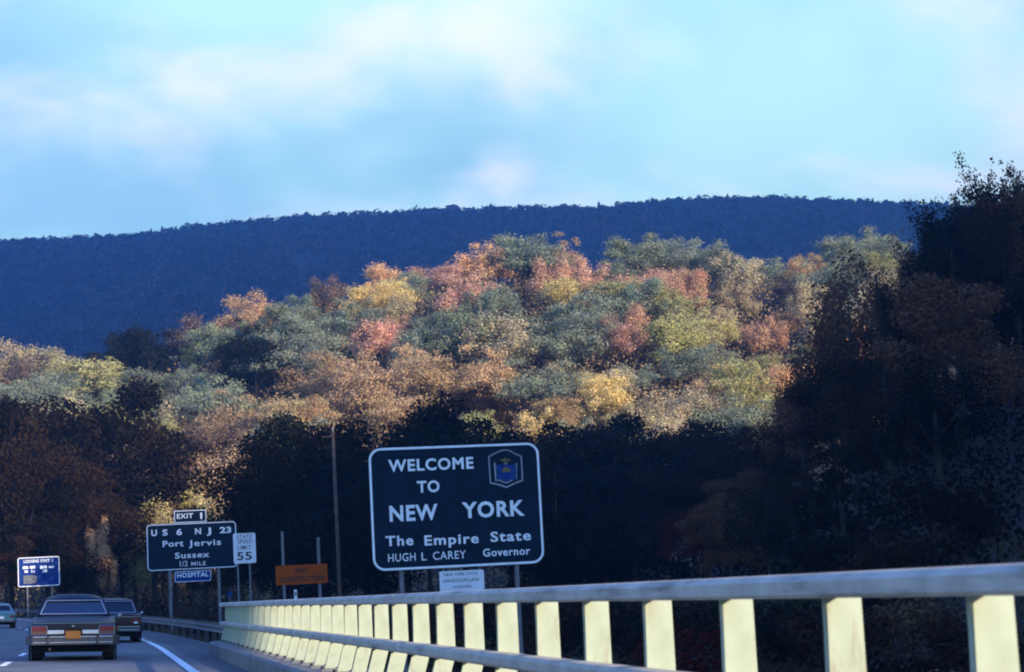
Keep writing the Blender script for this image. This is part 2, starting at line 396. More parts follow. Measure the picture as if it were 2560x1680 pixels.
guardrail('low steel guardrail of corrugated beams leading off the bridge end', 3.45, list(np.arange(52.0, 215, 3.81)))

# ---------------------------------------------------------------- signs
def text_mesh(body, bold=0.0, space=1.0):
    cu = bpy.data.curves.new('lettering', 'FONT'); cu.body = body; cu.size = 1.0; cu.offset = bold; cu.space_character = space
    cu.resolution_u = 3; cu.extrude = 0.0
    o = bpy.data.objects.new('tmp', cu); COL.objects.link(o)
    dg = bpy.context.evaluated_depsgraph_get(); me = bpy.data.meshes.new_from_object(o.evaluated_get(dg))
    bpy.data.objects.remove(o); bpy.data.curves.remove(cu); return me
def lettering(parent, body, cx, cz, width, cap, y, m, bold=0.012, space=1.0, split=False):
    """flat lettering facing -y, centred on (cx, cz) in the parent's own axes"""
    me = text_mesh(body, bold, space); n = len(me.vertices); c = np.empty(n * 3); me.vertices.foreach_get('co', c); c = c.reshape(-1, 3)
    lo, hi = c.min(0), c.max(0)
    capm = 0.70 + 2 * bold                               # cap height of the built-in face
    base = lo[1] if lo[1] > -0.06 else -bold
    sx = width / (hi[0] - lo[0]); sz = cap / capm
    v = np.stack([(c[:, 0] - (lo[0] + hi[0]) / 2) * sx + cx, np.full(n, y), (c[:, 1] - base) * sz + cz - cap / 2], -1)
    me.vertices.foreach_set('co', v.astype(np.float32).ravel()); me.update()
    me.materials.clear()
    if not split: return tag(link_mesh('lettering', me, m, parent), kind='stuff')
    # one piece per letter: islands that overlap sideways (the dot of an i) stay together
    pol = [tuple(p.vertices) for p in me.polygons]; par = list(range(n))
    def find(a):
        while par[a] != a: par[a] = par[par[a]]; a = par[a]
        return a
    for p in pol:
        for q in p[1:]: par[find(q)] = find(p[0])
    isl = {}
    for p in pol: isl.setdefault(find(p[0]), []).append(p)
    parts = []
    for fs in isl.values():
        idx = sorted({i for f in fs for i in f}); a, b = v[idx, 0].min(), v[idx, 0].max()
        for g in parts:
            if min(b, g[1]) - max(a, g[0]) > .5 * min(b - a, g[1] - g[0]): g[0] = min(a, g[0]); g[1] = max(b, g[1]); g[2] += fs; break
        else: parts.append([a, b, list(fs)])
    for a, b, fs in sorted(parts, key=lambda g: g[0]):
        idx = sorted({i for f in fs for i in f}); mp_ = {i: j for j, i in enumerate(idx)}
        lm = bpy.data.meshes.new('letter'); lm.from_pydata([tuple(v[i]) for i in idx], [], [tuple(mp_[i] for i in f) for f in fs]); link_mesh('letter', lm, m, parent)
    bpy.data.meshes.remove(me)
class Sign:
    """a sign standing square to the road at forward distance d; positions are taken from the photograph"""
    def __init__(s, name, label, cat, d, px, py):
        s.d = d; s.o = P(px, py, d); s.g = gz(s.o.x, s.o.y)
        s.root = thing(name, label, cat, (s.o.x, s.o.y, s.g))
    def loc(s, px, py):
        w = P(px, py, s.d); return (w.x - s.o.x, w.z - s.g)
    def board(s, name, x0, x1, z0, z1, r, m, border=None, bw=0.05, inset=0.012, y=0.0, th=0.03, parent=None):
        b = obj(name, prism(rrect(x0, x1, z0, z1, r), y, y + th), m, parent or s.root)
        if border is not None:
            i = inset
            obj('border', ring_mesh(rrect(x0 + i, x1 - i, z0 + i, z1 - i, max(r - i, .01)), rrect(x0 + i + bw, x1 - i - bw, z0 + i + bw, z1 - i - bw, max(r - i - bw, .01)), y - 0.006, y - 0.001), border, b)
        return b
    def text(s, part, body, pl, pr, base, cap, m, bold=0.012, y=-0.008, space=1.0):
        split = cap > 9.0
        """pl, pr: left and right px of the line; base: py of the baseline at the middle; cap in px"""
        k = s.d / F * 1.02; a = s.loc((pl + pr) / 2, base - cap / 2)
        return lettering(part, body, a[0], a[1], (pr - pl) * k, cap * k, y, m, bold, space, split)
    def post(s, px, top_z, m, kind='beam', w=0.10, name='post', y=0.04, dz=0.0):
        x = s.loc(px, 1400 if s.d > 90 else 1450)[0]
        base = gz(s.o.x + x, s.o.y) - s.g - 0.4
        bm = bmesh.new()
        if kind == 'beam':
            box(bm, x - w / 2, x + w / 2, y, y + 0.012, base, top_z); box(bm, x - 0.006, x + 0.006, y + 0.012, y + w * 1.3, base, top_z); box(bm, x - w / 2, x + w / 2, y + w * 1.3, y + w * 1.3 + 0.012, base, top_z)
        else:
            box(bm, x - w / 2, x - w / 2 + 0.012, y, y + w * .6, base, top_z); box(bm, x + w / 2 - 0.012, x + w / 2, y, y + w * .6, base, top_z); box(bm, x - w / 2 + 0.012, x + w / 2 - 0.012, y, y + 0.012, base, top_z)
        return obj(name, bm, m, s.root)

# welcome sign
def z4(x, y): return (900 + x * 0.26882, 1080 + y * 0.26882)
S = Sign('welcome_sign', 'large dark green WELCOME TO NEW YORK sign with state emblem on two steel posts', 'sign', 56.0, 1142, 1265)
hw, hh = 441 / F * 56 / 2, 310 / F * 56 / 2
c = S.loc(1142, 1265); ZB = c[1]
B = S.board('sign_board', -hw, hw, ZB - hh, ZB + hh, 0.36, M['green'], M['white'], 0.065, 0.015, th=0.04)
for x in (-1.45, -0.48, 0.48, 1.45):     # panel seams
    pass
def W(body, l, r, b, cap, bold=0.02, space=1.0):
    (pl, _), (pr, pb_) = z4(l, b), z4(r, b); S.text(B, body, pl, pr, pb_, cap * .26882, M['white'], bold, space=space)
W('WELCOME', 262, 1058, 357, 112, 0.028, 1.12); W('TO', 530, 740, 562, 110, 0.028, 1.1)
W('NEW', 275, 722, 826, 150, 0.03, 1.1); W('YORK', 945, 1535, 792, 150, 0.03, 1.1)
W('The', 238, 495, 1058, 95, 0.024, 1.15); W('Empire', 598, 1105, 1044, 95, 0.024, 1.15); W('State', 1210, 1592, 1015, 95, 0.024, 1.15)
W('HUGH', 262, 516, 1203, 74, 0.006, 1.1); W('L', 572, 620, 1193, 74, 0.006); W('CAREY', 678, 985, 1182, 74, 0.006, 1.1); W('Governor', 1140, 1585, 1150, 74, 0.02, 1.1)
# state emblem: outlined panel with shield, eagle above, ribbon below
def z5(x, y): return S.loc(1180 + x * 0.08964, 1100 + y * 0.08964)
em_out = [z5(*p) for p in ((450, 460), (560, 395), (700, 325), (810, 280), (930, 262), (1040, 280), (1130, 325), (1260, 395), (1385, 445), (1410, 800), (1425, 1140), (1200, 1225), (960, 1340), (740, 1260), (500, 1215), (470, 820))]
ec = (sum(p[0] for p in em_out) / len(em_out), sum(p[1] for p in em_out) / len(em_out))
em_in = [(ec[0] + (x - ec[0]) * 0.925, ec[1] + (z - ec[1]) * 0.93) for x, z in em_out]
E = obj('emblem', ring_mesh(em_out, em_in, -0.010, -0.001), M['dullwhite'], B)
def flat(name, pts, m, y0=-0.012, y1=-0.002):
    return obj(name, prism([z5(*p) for p in pts], y0, y1), m, B)
flat('emblem_mantle', [(680, 690), (1215, 690), (1235, 1090), (1080, 1120), (960, 1170), (840, 1120), (700, 1085)], M['shield'])
flat('emblem_shield', [(800, 700), (1080, 700), (1085, 930), (1030, 1050), (945, 1110), (860, 1060), (800, 940)], M['blue'], -0.018, -0.0125)
flat('emblem_sun', [(820, 900), (840, 820), (880, 775), (945, 755), (1010, 775), (1060, 820), (1075, 900)], M['gold'], -0.024, -0.0185)
flat('emblem_eagle', [(760, 515), (850, 545), (900, 500), (945, 500), (990, 545), (1090, 510), (1050, 575), (980, 605), (900, 610), (830, 585)], M['gold'])
flat('emblem_globe', [(880, 630), (1000, 625), (985, 680), (895, 683)], M['galv'])
flat('emblem_figure', [(605, 640), (640, 620), (665, 760), (680, 1090), (640, 1110), (625, 850)], M['dullwhite'])
flat('emblem_figure', [(1225, 640), (1255, 640), (1250, 860), (1255, 1095), (1240, 1095), (1238, 860)], M['dullwhite'])
flat('emblem_ribbon', [(640, 1120), (760, 1100), (850, 1150), (970, 1180), (1060, 1130), (1130, 1105), (1130, 1140), (1060, 1165), (970, 1215), (850, 1185), (760, 1135), (640, 1150)], M['dullwhite'], -0.019, -0.0125)
for px in (1005, 1295): S.post(px, ZB + hh * .9, M['galv'], 'beam', 0.11, y=0.045)
# notice hung below
A_ = S.loc(1098, 1428); Bp = S.loc(1206, 1482)
nx0, nx1 = A_[0], S.loc(1209, 1423)[0]; nz1 = S.loc(1150, 1426.5)[1]; nz0 = nz1 - 0.86
Nn = S.board('notice_board', nx0, nx1, nz0, nz1, 0.03, M['whitep'], th=0.025)
for hx in (nx0 + 0.10, nx1 - 0.14): obj('hanger_strap', bx(hx, hx + 0.05, 0.012, 0.02, nz1 - 0.05, ZB - hh + 0.1), M['galv'], Nn)
def z6(x, y): return (1080 + x * 0.0672, 1400 + y * 0.0672)
for body, l, r_, b, cap in (('NEW YORK STATE', 440, 1700, 575, 110), ('HANDGUN LAW', 405, 1770, 815, 130), ('VIOLATION', 775, 1460, 1045, 105)):
    (pl, _), (pr, pb_) = z6(l, b), z6(r_, b); S.text(Nn, body, pl, pr, pb_, cap * .0672, M['black'], 0.002, y=-0.004)

# exit sign
def z2(x, y): return (340 + x * 0.17928, 1240 + y * 0.17928)
S = Sign('exit_sign', 'dark green guide sign for Port Jervis and Sussex with EXIT 1 tab', 'sign', 115.0, 480, 1365)
k = 115.0 / F
hw, hh = 219 * k / 2, 114 * k / 2; ZB = S.loc(480, 1365)[1]
B = S.board('sign_board', -hw, hw, ZB - hh, ZB + hh, 0.24, M['green'], M['whitep'], 0.055, 0.015, th=0.04)
def T2(part, body, l, r, b, cap, m=None, bold=0.018, space=1.0):
    (pl, _), (pr, pb_) = z2(l, b), z2(r, b); S.text(part, body, pl, pr, pb_, cap * .17928, m or M['white'], bold, space=space)
for body, l, r, b in (('U', 215, 290, 558), ('S', 370, 440, 552), ('6', 565, 640, 545), ('N', 825, 905, 533), ('J', 985, 1045, 525), ('23', 1170, 1325, 516)): T2(B, body, l, r, b, 86, bold=0.03)
T2(B, 'Port', 380, 655, 705, 84, bold=0.02, space=1.1); T2(B, 'Jervis', 745, 1175, 690, 84, bold=0.02, space=1.15)
T2(B, 'Sussex', 555, 1010, 862, 80, bold=0.02, space=1.12); T2(B, '1/2', 615, 718, 978, 72, bold=0.006); T2(B, 'MILE', 775, 970, 967, 54, bold=0.008, space=1.1)
a = S.loc(*z2(525, 205)); b = S.loc(*z2(985, 355))
tabx0, tabx1 = a[0], b[0]; tz1 = S.loc(*z2(752, 195))[1]
Tb = S.board('exit_tab', tabx0, tabx1, ZB + hh + 0.006, tz1, 0.06, M['green'], M['whitep'], 0.05, 0.01, th=0.03)
T2(Tb, 'EXIT', 575, 790, 312, 68, bold=0.02, space=1.1); T2(Tb, '1', 896, 922, 318, 88, bold=0.012)
a = S.loc(*z2(535, 1050)); b = S.loc(*z2(1050, 1200)); hz1 = S.loc(*z2(790, 1043))[1]; hz0 = S.loc(*z2(790, 1195))[1]
Hb = S.board('hospital_panel', a[0], b[0], hz0, min(hz1, ZB - hh - 0.01), 0.08, M['blue'], M['whitep'], 0.035, 0.01, th=0.03)
T2(Hb, 'HOSPITAL', 585, 1000, 1130, 62, bold=0.02, space=1.1)
for px in (424, 546): S.post(px, ZB + hh * .9, M['galv'], 'beam', 0.16, y=0.045)

# speed limit sign
S = Sign('speed_limit_sign', 'white STATE SPEED LIMIT 55 sign on two posts beside the green exit sign', 'sign', 106.0, 611.5, 1370.5)
k = 106.0 / F; hw, hh = 55 * k / 2, 74 * k / 2; ZB = S.loc(611.5, 1370.5)[1]
B = S.board('sign_board', -hw, hw, ZB - hh, ZB + hh, 0.09, M['whitep'], M['white'], 0.02, 0.01, th=0.02)
for body, l, r, b, cap in (('STATE', 1410, 1610, 592, 52), ('SPEED', 1420, 1615, 660, 52), ('LIMIT', 1420, 1600, 745, 56)): T2(B, body, l, r, b, cap, M['black'], 0.004, 1.1)
T2(B, '55', 1412, 1612, 892, 112, M['black'], 0.02, 1.05)
for px in (594, 624): S.post(px, ZB + hh * .85, M['galv'], 'channel', 0.09, y=0.025)

# orange work-zone sign on two tall bare posts
def z3(x, y): return (560 + x * 0.11765, 1320 + y * 0.11765)
S = Sign('construction_sign', 'orange END CONSTRUCTION sign fixed low on two tall posts', 'sign', 58.0, 754.5, 1436)
k = 58.0 / F; hw, hh = 128 * k / 2, 48 * k / 2; ZB = S.loc(754.5, 1436)[1]
B = S.board('sign_board', -hw, hw, ZB - hh, ZB + hh, 0.02, M['orange'], th=0.02)
for body, l, r, b, cap in (('END', 1520, 1770, 950, 105), ('CONSTRUCTION', 1195, 2130, 1130, 105)):
    (pl, _), (pr, pb_) = z3(l, b), z3(r, b); S.text(B, body, pl, pr, pb_, cap * .11765, M['black'], 0.03, y=-0.004)
S.post(710, S.loc(707, 1328)[1], M['galv'], 'channel', 0.075, y=0.022); S.post(799.5, S.loc(797, 1343)[1], M['galv'], 'channel', 0.085, y=0.022)

# blue services sign
def z7(x, y): return (20 + x * 0.07681, 1370 + y * 0.07681)
S = Sign('services_sign', 'blue LODGING EXIT 1 services sign with white name plates at the far left', 'sign', 170.0, 97, 1429)
k = 170.0 / F; hw, hh = 99 * k / 2, 71 * k / 2; ZB = S.loc(97, 1429)[1]
B = S.board('sign_board', -hw, hw, ZB - hh, ZB + hh, 0.17, M['blue'], M['white'], 0.07, 0.01, th=0.04)
def T7(body, l, r, b, cap, bold=0.02):
    (pl, _), (pr, pb_) = z7(l, b), z7(r, b); S.text(B, body, pl, pr, pb_, cap * .07681, M['white'], bold)
T7('LODGING', 530, 985, 478, 95, 0.02); T7('EXIT 1', 1080, 1440, 458, 95, 0.02)
def plate(l, r, t, b, m, name='name_plate'):
    a, c2 = S.loc(*z7(l, t)), S.loc(*z7(r, b)); obj(name, prism(rrect(min(a[0], c2[0]), max(a[0], c2[0]), min(a[1], c2[1]), max(a[1], c2[1]), 0.03), -0.010, -0.001), m, B)
for q in ((480, 655, 600, 680), (715, 895, 585, 665), (1045, 1265, 580, 665), (1130, 1265, 705, 785), (540, 650, 735, 800), (755, 795, 705, 800), (1320, 1500, 590, 645), (830, 865, 740, 800)): plate(*q, M['white'])
plate(500, 940, 900, 1150, M['galv'], 'weathered_plate')
for px in (67, 128): S.post(px, ZB + hh * .85, M['galv'], 'beam', 0.13, y=0.045)

# short white marker post and a small blue marker
w = P(739, 1486, 54.0); z0 = gz(w.x, w.y); top = P(739, 1474.5, 54).z
mk = thing('marker_post', 'short white marker post showing just above the rail below the orange sign', 'marker post', (w.x, w.y, z0))
obj('shaft', bx(-0.038, 0.038, -0.03, 0.03, -0.3, top - z0, bev=0.008), M['white'], mk)
obj('reflector', bx(-0.024, 0.024, -0.036, -0.031, top - z0 - 0.16, top - z0 - 0.05), M['galv'], mk)
w = P(575, 1485, 100.0); z0 = gz(w.x, w.y)
mk = thing('delineator', 'small blue marker on a thin stake beside the speed limit posts', 'marker post', (w.x, w.y, z0))
obj('stake', bx(-0.025, 0.025, 0.008, 0.03, -0.3, w.z - z0 + 0.05), M['galv'], mk)
bm = bmesh.new(); tube(bm, (0, -0.012, w.z - z0), (0, 0.007, w.z - z0), 0.13, 0.13, 14); obj('disc', bm, M['blue'], mk)

# ---------------------------------------------------------------- utility pole
wt, wb = P(832, 1078, 128), P(848, 1425, 128)
z0 = gz(wb.x, wb.y); H_ = wt.z - z0
up = thing('utility_pole', 'tall brown wooden utility pole standing left of the welcome sign', 'utility pole', (wb.x, wb.y, z0))
lean = (wt.x - wb.x)
bm = bmesh.new(); tube(bm, (0, 0, -0.5), (lean, 0, H_), 0.15, 0.10, 12); obj('pole', bm, M['wood'], up, True)
bm = bmesh.new(); tube(bm, (lean, -0.02, H_), (lean, -0.02, H_ + 0.28), 0.06, 0.035, 8); obj('insulator', bm, M['dullwhite'], up)
obj('bracket', bx(lean - 0.75, lean + 0.02, -0.14, -0.10, H_ - 0.38, H_ - 0.32), M['wood'], up)
# ---------------------------------------------------------------- cars
def panel(quad, ucuts, vcuts, glass_cells):
    """four-cornered panel split by cuts; returns frame bmesh and one bmesh per glass cell"""
    bl, br, tr, tl = [Vector(q) for q in quad]
    nrm = (br - bl).cross(tl - bl).normalized()
    def at(u, v): return (bl * (1 - u) + br * u) * (1 - v) + (tl * (1 - u) + tr * u) * v
    fr = bmesh.new(); gl = []
    for i in range(len(ucuts) - 1):
        for j in range(len(vcuts) - 1):
            q = [at(ucuts[i], vcuts[j]), at(ucuts[i + 1], vcuts[j]), at(ucuts[i + 1], vcuts[j + 1]), at(ucuts[i], vcuts[j + 1])]
            g = (i, j) in glass_cells
            bm = bmesh.new() if g else fr
            sh = -0.02 if g else 0.0
            a = [bm.verts.new(p + nrm * sh) for p in q]; b = [bm.verts.new(p + nrm * (sh - (0.006 if g else 0.035))) for p in q]
            bm.faces.new(a); bm.faces.new(b[::-1])
            for m in range(4): bm.faces.new((a[m], b[m], b[(m + 1) % 4], a[(m + 1) % 4]))
            if g: gl.append((bm, [p + nrm * 0.004 for p in q]))
    return fr, gl
def bar(bm, pts, r):
    for a, b in zip(pts, pts[1:]): tube(bm, a, b, r, r, 6)
def make_car(label, paint, loc, yaw, spec):
    W_, Ln, cab, style = spec['w'], spec['len'], spec['cab'], spec['style']
    root = thing('car', label, 'car', loc, 0.0)
    root.rotation_euler = (0, math.atan(CROSS), yaw)
    bm = bmesh.new(); rings = []
    for (y, sill, lo, mid, zm, be, zb, tp, zt) in spec['sec']:
        half = [(0, sill), (lo * .9, sill), (lo, sill + .07), (mid, zm - .12), (mid, zm), (be, zb), (tp, zt - .012), (tp * .5, zt), (0, zt + .004)]
        full = half + [(-x, z) for x, z in half[-2:0:-1]]
        rings.append([bm.verts.new((x, y, z)) for x, z in full])
    n = len(rings[0])
    for a, b in zip(rings, rings[1:]):
        for i in range(n): bm.faces.new((a[i], a[(i + 1) % n], b[(i + 1) % n], b[i]))
    bm.faces.new(rings[0]); bm.faces.new(rings[-1][::-1])
    for f in bm.faces: f.smooth = True
    body = obj('body', bm, M[paint], root)
    md = body.modifiers.new('bevel', 'BEVEL'); md.width = 0.02; md.segments = 2; md.limit_method = 'ANGLE'; md.angle_limit = R(35)
    # cabin: base and roof corners
    yb0, yb1, yt0, yt1, xb, xt, zb0, zb1, zt0, zt1, crown = cab
    C = {}
    quads = {'rear_window': ((-xb, yb0, zb0), (xb, yb0, zb0), (xt, yt0, zt0), (-xt, yt0, zt0)),
             'windscreen': ((xb, yb1, zb1), (-xb, yb1, zb1), (-xt, yt1, zt1), (xt, yt1, zt1))}
    m_ = spec.get('margin', 0.075)
    for nm, q in quads.items():
        fr, gl = panel(q, [0, m_, 1 - m_, 1], [0, 0.06, 0.90, 1], {(1, 1)})
        fo = obj('window_frame', fr, M[paint], root)
        w_ = obj(nm, gl[0][0], M['glass'], root)
        t = bmesh.new(); qq = gl[0][1]; bar(t, qq + qq[:1], 0.013 if nm == 'rear_window' else 0.010); obj('chrome_trim', t, M['strip'], w_)
    for s in (-1, 1):
        q = [(xb * s, yb0, zb0), (xb * s, yb1, zb1), (xt * s, yt1, zt1), (xt * s, yt0, zt0)]
        if s < 0: q = [q[1], q[0], q[3], q[2]]
        cuts = [0, .14, .50, .54, .93, 1]
        if s < 0: cuts = [1 - c for c in cuts][::-1]
        fr, gl = panel(q, cuts, [0, .05, .88, 1], {(1, 1), (3, 1)})
        obj('pillar_frame', fr, M[paint], root)
        for g, qq in gl:
            w_ = obj('side_window', g, M['glass'], root)
            t = bmesh.new(); bar(t, qq[:2], 0.012); obj('chrome_trim', t, M['chrome'], w_)
    # crowned roof
    bm = bmesh.new(); G = []
    for j in range(7):
        v = j / 6; row = []
        for i in range(9):
            u = i / 8 * 2 - 1; xx = u * (xt + .004); y = yt0 + (yt1 - yt0) * v - 0.006 + 0.012 * v
            z = zt0 + (zt1 - zt0) * v + crown * (1 - u ** 4) * (1 - (2 * v - 1) ** 4) ** .7 + 0.006
            row.append(bm.verts.new((xx, y, z)))
        G.append(row)
    for j in range(6):
        for i in range(8): f = bm.faces.new((G[j][i], G[j][i + 1], G[j + 1][i + 1], G[j + 1][i])); f.smooth = True
    obj('roof', bm, M[spec.get('roof', paint)], root)
    # seats
    for sx in (-.42, .42):
        bm = bmesh.new(); box(bm, sx - .3, sx + .3, yb0 + 1.75, yb0 + 1.9, .5, 1.06, bev=.05); box(bm, sx - .13, sx + .13, yb0 + 1.77, yb0 + 1.87, 1.08, 1.24, bev=.04)
        obj('front_seat', bm, M['seat'], root)
    obj('rear_seat', bx(-xb + .12, xb - .12, yb0 + .72, yb0 + .92, .45, zb0 + .02, bev=.05), M['seat'], root)
    # underbody, wheels
    obj('underbody', bx(-W_ / 2 + .14, W_ / 2 - .14, .35, Ln - .3, .20, .44), M['under'], root)
    tr, tw = spec['tyre']; xo = W_ / 2 - 0.055
    for yw in spec['axle']:
        for s in (-1, 1):
            a = bmesh.new(); tube(a, (s * (W_ / 2 - .03), yw, tr + .02), (s * (W_ / 2 - .002), yw, tr + .02), tr + .05, tr + .05, 20); obj('wheel_arch_shade', a, M['under'], root)  # black disc stands in for the shaded hollow of the arch
            a = bmesh.new(); tube(a, (s * (xo - tw), yw, tr), (s * xo, yw, tr), tr, tr, 24)
            bmesh.ops.bevel(a, geom=[e for e in a.edges if abs(e.calc_face_angle(0)) > 1.2], offset=.03, segments=2, affect='EDGES')
            wh = obj('wheel', a, M['tyre'], root, False)
            a = bmesh.new(); tube(a, (s * (xo - .01), yw, tr), (s * (xo + .008), yw, tr), tr * .6, tr * .52, 18); obj('hub_cap', a, M['chrome'], wh)
    # bumpers
    bz0, bz1 = spec['bump']
    for yy, s in ((0, 1), (Ln, -1)):
        bm = bmesh.new(); hw_ = W_ / 2 + .005
        path = [(-hw_, yy + s * .32), (-hw_ + .01, yy + s * .10), (-hw_ + .10, yy + s * .01), (hw_ - .10, yy + s * .01), (hw_ - .01, yy + s * .10), (hw_, yy + s * .32)]
        prof = [(0.0, bz0), (-.05, bz0 + .03), (-.06, (bz0 + bz1) / 2 - .01), (-.048, (bz0 + bz1) / 2 + .012), (-.06, bz1 - .03), (-.03, bz1), (.05, bz1), (.05, bz0)]
        if s > 0: sweep(bm, [(x, y, 0) for x, y in path][::1], [(-u * -1, v) for u, v in prof])
        else: sweep(bm, [(x, y, 0) for x, y in path][::-1], prof)
        bo = obj('bumper', bm, M['bumper'], root)
        if s > 0: obj('bumper_highlight', bx(-hw_ + .12, hw_ - .12, -.068, -.060, bz1 - .026, bz1 - .012), M['strip'], bo); obj('bumper_highlight', bx(-hw_ + .12, hw_ - .12, -.068, -.060, bz0 + .045, bz0 + .058), M['strip'], bo)  # thin bright bars stand in for highlights along the bumper
        if style == 'sedan' and s > 0:
            for gx in (-.54, .54): obj('bumper_guard', bx(gx - .03, gx + .03, -.085, -.06, bz0 + .01, bz1 - .005, bev=.008), M['bolt'], bo)
    # tail
    y0 = spec['sec'][0][0]
    if style == 'sedan':
        for s in (-1, 1):
            x0, x1 = sorted((s * .575, s * .895))
            L1 = obj('tail_lamp', bx(x0, x1, y0 - .035, y0 - .002, .675, .775, bev=.008), M['redlamp'], root)
            obj('lower_lens', bx(x0, x1, y0 - .034, y0 - .002, .592, .673, bev=.008), M['amberlamp'], L1)
            t = bmesh.new(); ya = y0 - .03
            bar(t, [(x0 - .01, ya, .582), (x1 + .01, ya, .582), (x1 + .01, ya, .785), (x0 - .01, ya, .785), (x0 - .01, ya, .582)], .012); obj('chrome_trim', t, M['chrome'], L1)
        for x0, x1 in ((-.56, -.20), (.20, .56)):
            obj('chrome_strip', bx(x0, x1, y0 - .026, y0 - .002, .60, .69, bev=.01), M['strip'], root)
        obj('plate_recess_shade', bx(-.215, .215, y0 - .012, y0 - .001, .535, .735), M['under'], root)  # flat dark slab drawn for the shade of a recess
        obj('licence_plate', bx(-.165, .165, -.075, -.064, .50, .672, bev=.006), M['plate'], root)
        obj('trim_line', bx(-.86, .86, y0 - .012, y0 + .004, .838, .848), M['chrome'], root)
        obj('boot_emblem', bx(-.03, .03, y0 - .012, y0 - .002, .765, .795), M['chrome'], root)
    elif style == 'wagon':
        for s in (-1, 1):
            x0, x1 = sorted((s * .60, s * .90)); L1 = obj('tail_lamp', bx(x0, x1, y0 - .03, y0 - .002, .62, .80, bev=.008), M['redlamp'], root)
            obj('reversing_lamp', bx(s * .74 - .06, s * .74 + .06, y0 - .036, y0 - .031, .64, .70), M['whitep'], L1)
        obj('licence_plate', bx(-.16, .16, -.075, -.064, .42, .57, bev=.006), M['plate'], root)
        obj('trim_line', bx(-.88, .88, y0 - .014, y0 + .004, .855, .867), M['chrome'], root)
    else:
        for s in (-1, 1):
            x0, x1 = sorted((s * .46, s * .72)); obj('tail_lamp', bx(x0, x1, y0 - .03, y0 - .002, .60, .72, bev=.01), M['redlamp'], root)
        obj('licence_plate', bx(-.16, .16, y0 - .02, y0 - .002, .52, .66, bev=.006), M['whitep'], root)
        obj('rubbing_strip', bx(-W_ / 2 + .1, W_ / 2 - .1, y0 - .016, y0 + .002, .755, .785), M['under'], root)
    # door mirrors
    for s in (1,):
        bm = bmesh.new(); xm = s * (W_ / 2 + .09); ym = yb1 - .55
        box(bm, xm - .055, xm + .06, ym, ym + .06, .955, 1.035, bev=.02); tube(bm, (s * (W_ / 2 - .08), ym + .04, .95), (xm, ym + .04, .99), .02, .02, 6)
        obj('door_mirror', bm, M['chrome'], root)
    # exhaust
    bm = bmesh.new(); tube(bm, (-.5, .12, .27), (-.5, .6, .29), .03, .03, 8); obj('exhaust_pipe', bm, M['bolt'], root)
    return root
SEDAN = dict(w=1.95, len=5.5, style='sedan', tyre=(.345, .24), axle=(1.25, 4.25), bump=(.37, .565), margin=.05,
    cab=(1.10, 3.95, 1.90, 3.20, .83, .665, 1.02, 1.0, 1.385, 1.40, .105),
    sec=[(.10, .44, .84, .92, .62, .905, .80, .86, .855), (.45, .36, .88, .955, .60, .925, .86, .84, .90), (1.10, .28, .90, .97, .58, .935, .93, .84, 1.01),
         (2.6, .26, .91, .97, .58, .935, .96, .84, 1.0), (3.95, .27, .90, .97, .58, .93, .95, .84, .995), (5.1, .30, .88, .95, .58, .90, .84, .82, .90), (5.42, .40, .82, .90, .58, .86, .78, .78, .81)])
WAGON = dict(w=1.93, len=5.3, style='wagon', tyre=(.34, .22), axle=(1.2, 4.1), bump=(.38, .56), margin=.045, roof='paint_maroon',
    cab=(.62, 3.85, 1.30, 3.15, .84, .68, .98, .99, 1.43, 1.42, .07),
    sec=[(.10, .44, .84, .92, .64, .905, .86, .86, .93), (.55, .34, .88, .95, .60, .925, .92, .85, .98), (1.5, .28, .90, .96, .58, .93, .94, .85, .99),
         (3.85, .27, .90, .96, .58, .93, .94, .84, .985), (4.95, .30, .88, .94, .58, .90, .84, .82, .88), (5.22, .40, .82, .89, .58, .86, .78, .78, .80)])
COMPACT = dict(w=1.62, len=3.9, style='compact', tyre=(.30, .18), axle=(.75, 3.15), bump=(.36, .50), margin=.07,
    cab=(.42, 2.85, .98, 2.2, .68, .52, .92, .90, 1.31, 1.33, .06),
    sec=[(.08, .42, .66, .74, .58, .73, .76, .66, .86), (.4, .34, .72, .79, .56, .77, .86, .69, .91), (1.2, .26, .75, .805, .55, .78, .88, .70, .92),
         (2.85, .26, .75, .805, .55, .78, .86, .69, .90), (3.6, .30, .72, .78, .55, .74, .76, .66, .80), (3.85, .38, .66, .72, .55, .70, .68, .62, .71)])
def on_road(px, d, a_fix=None):
    w_ = P(px, 1560, d); a = w_.x - float(road_c(d)); return (w_.x, d, float(road_z(d)) - CROSS * a)
make_car('dark sedan with an orange licence plate and wide red tail lamps', 'paint_blue', on_road(179, 45.8), R(0.6), SEDAN)
make_car('dark maroon sedan just ahead of the sedan with the orange plate', 'paint_maroon', on_road(282, 69.0), R(1.2), WAGON)
make_car('teal compact car cut off by the left edge in the far lane', 'paint_teal', on_road(2, 115.0), R(4.5), COMPACT)
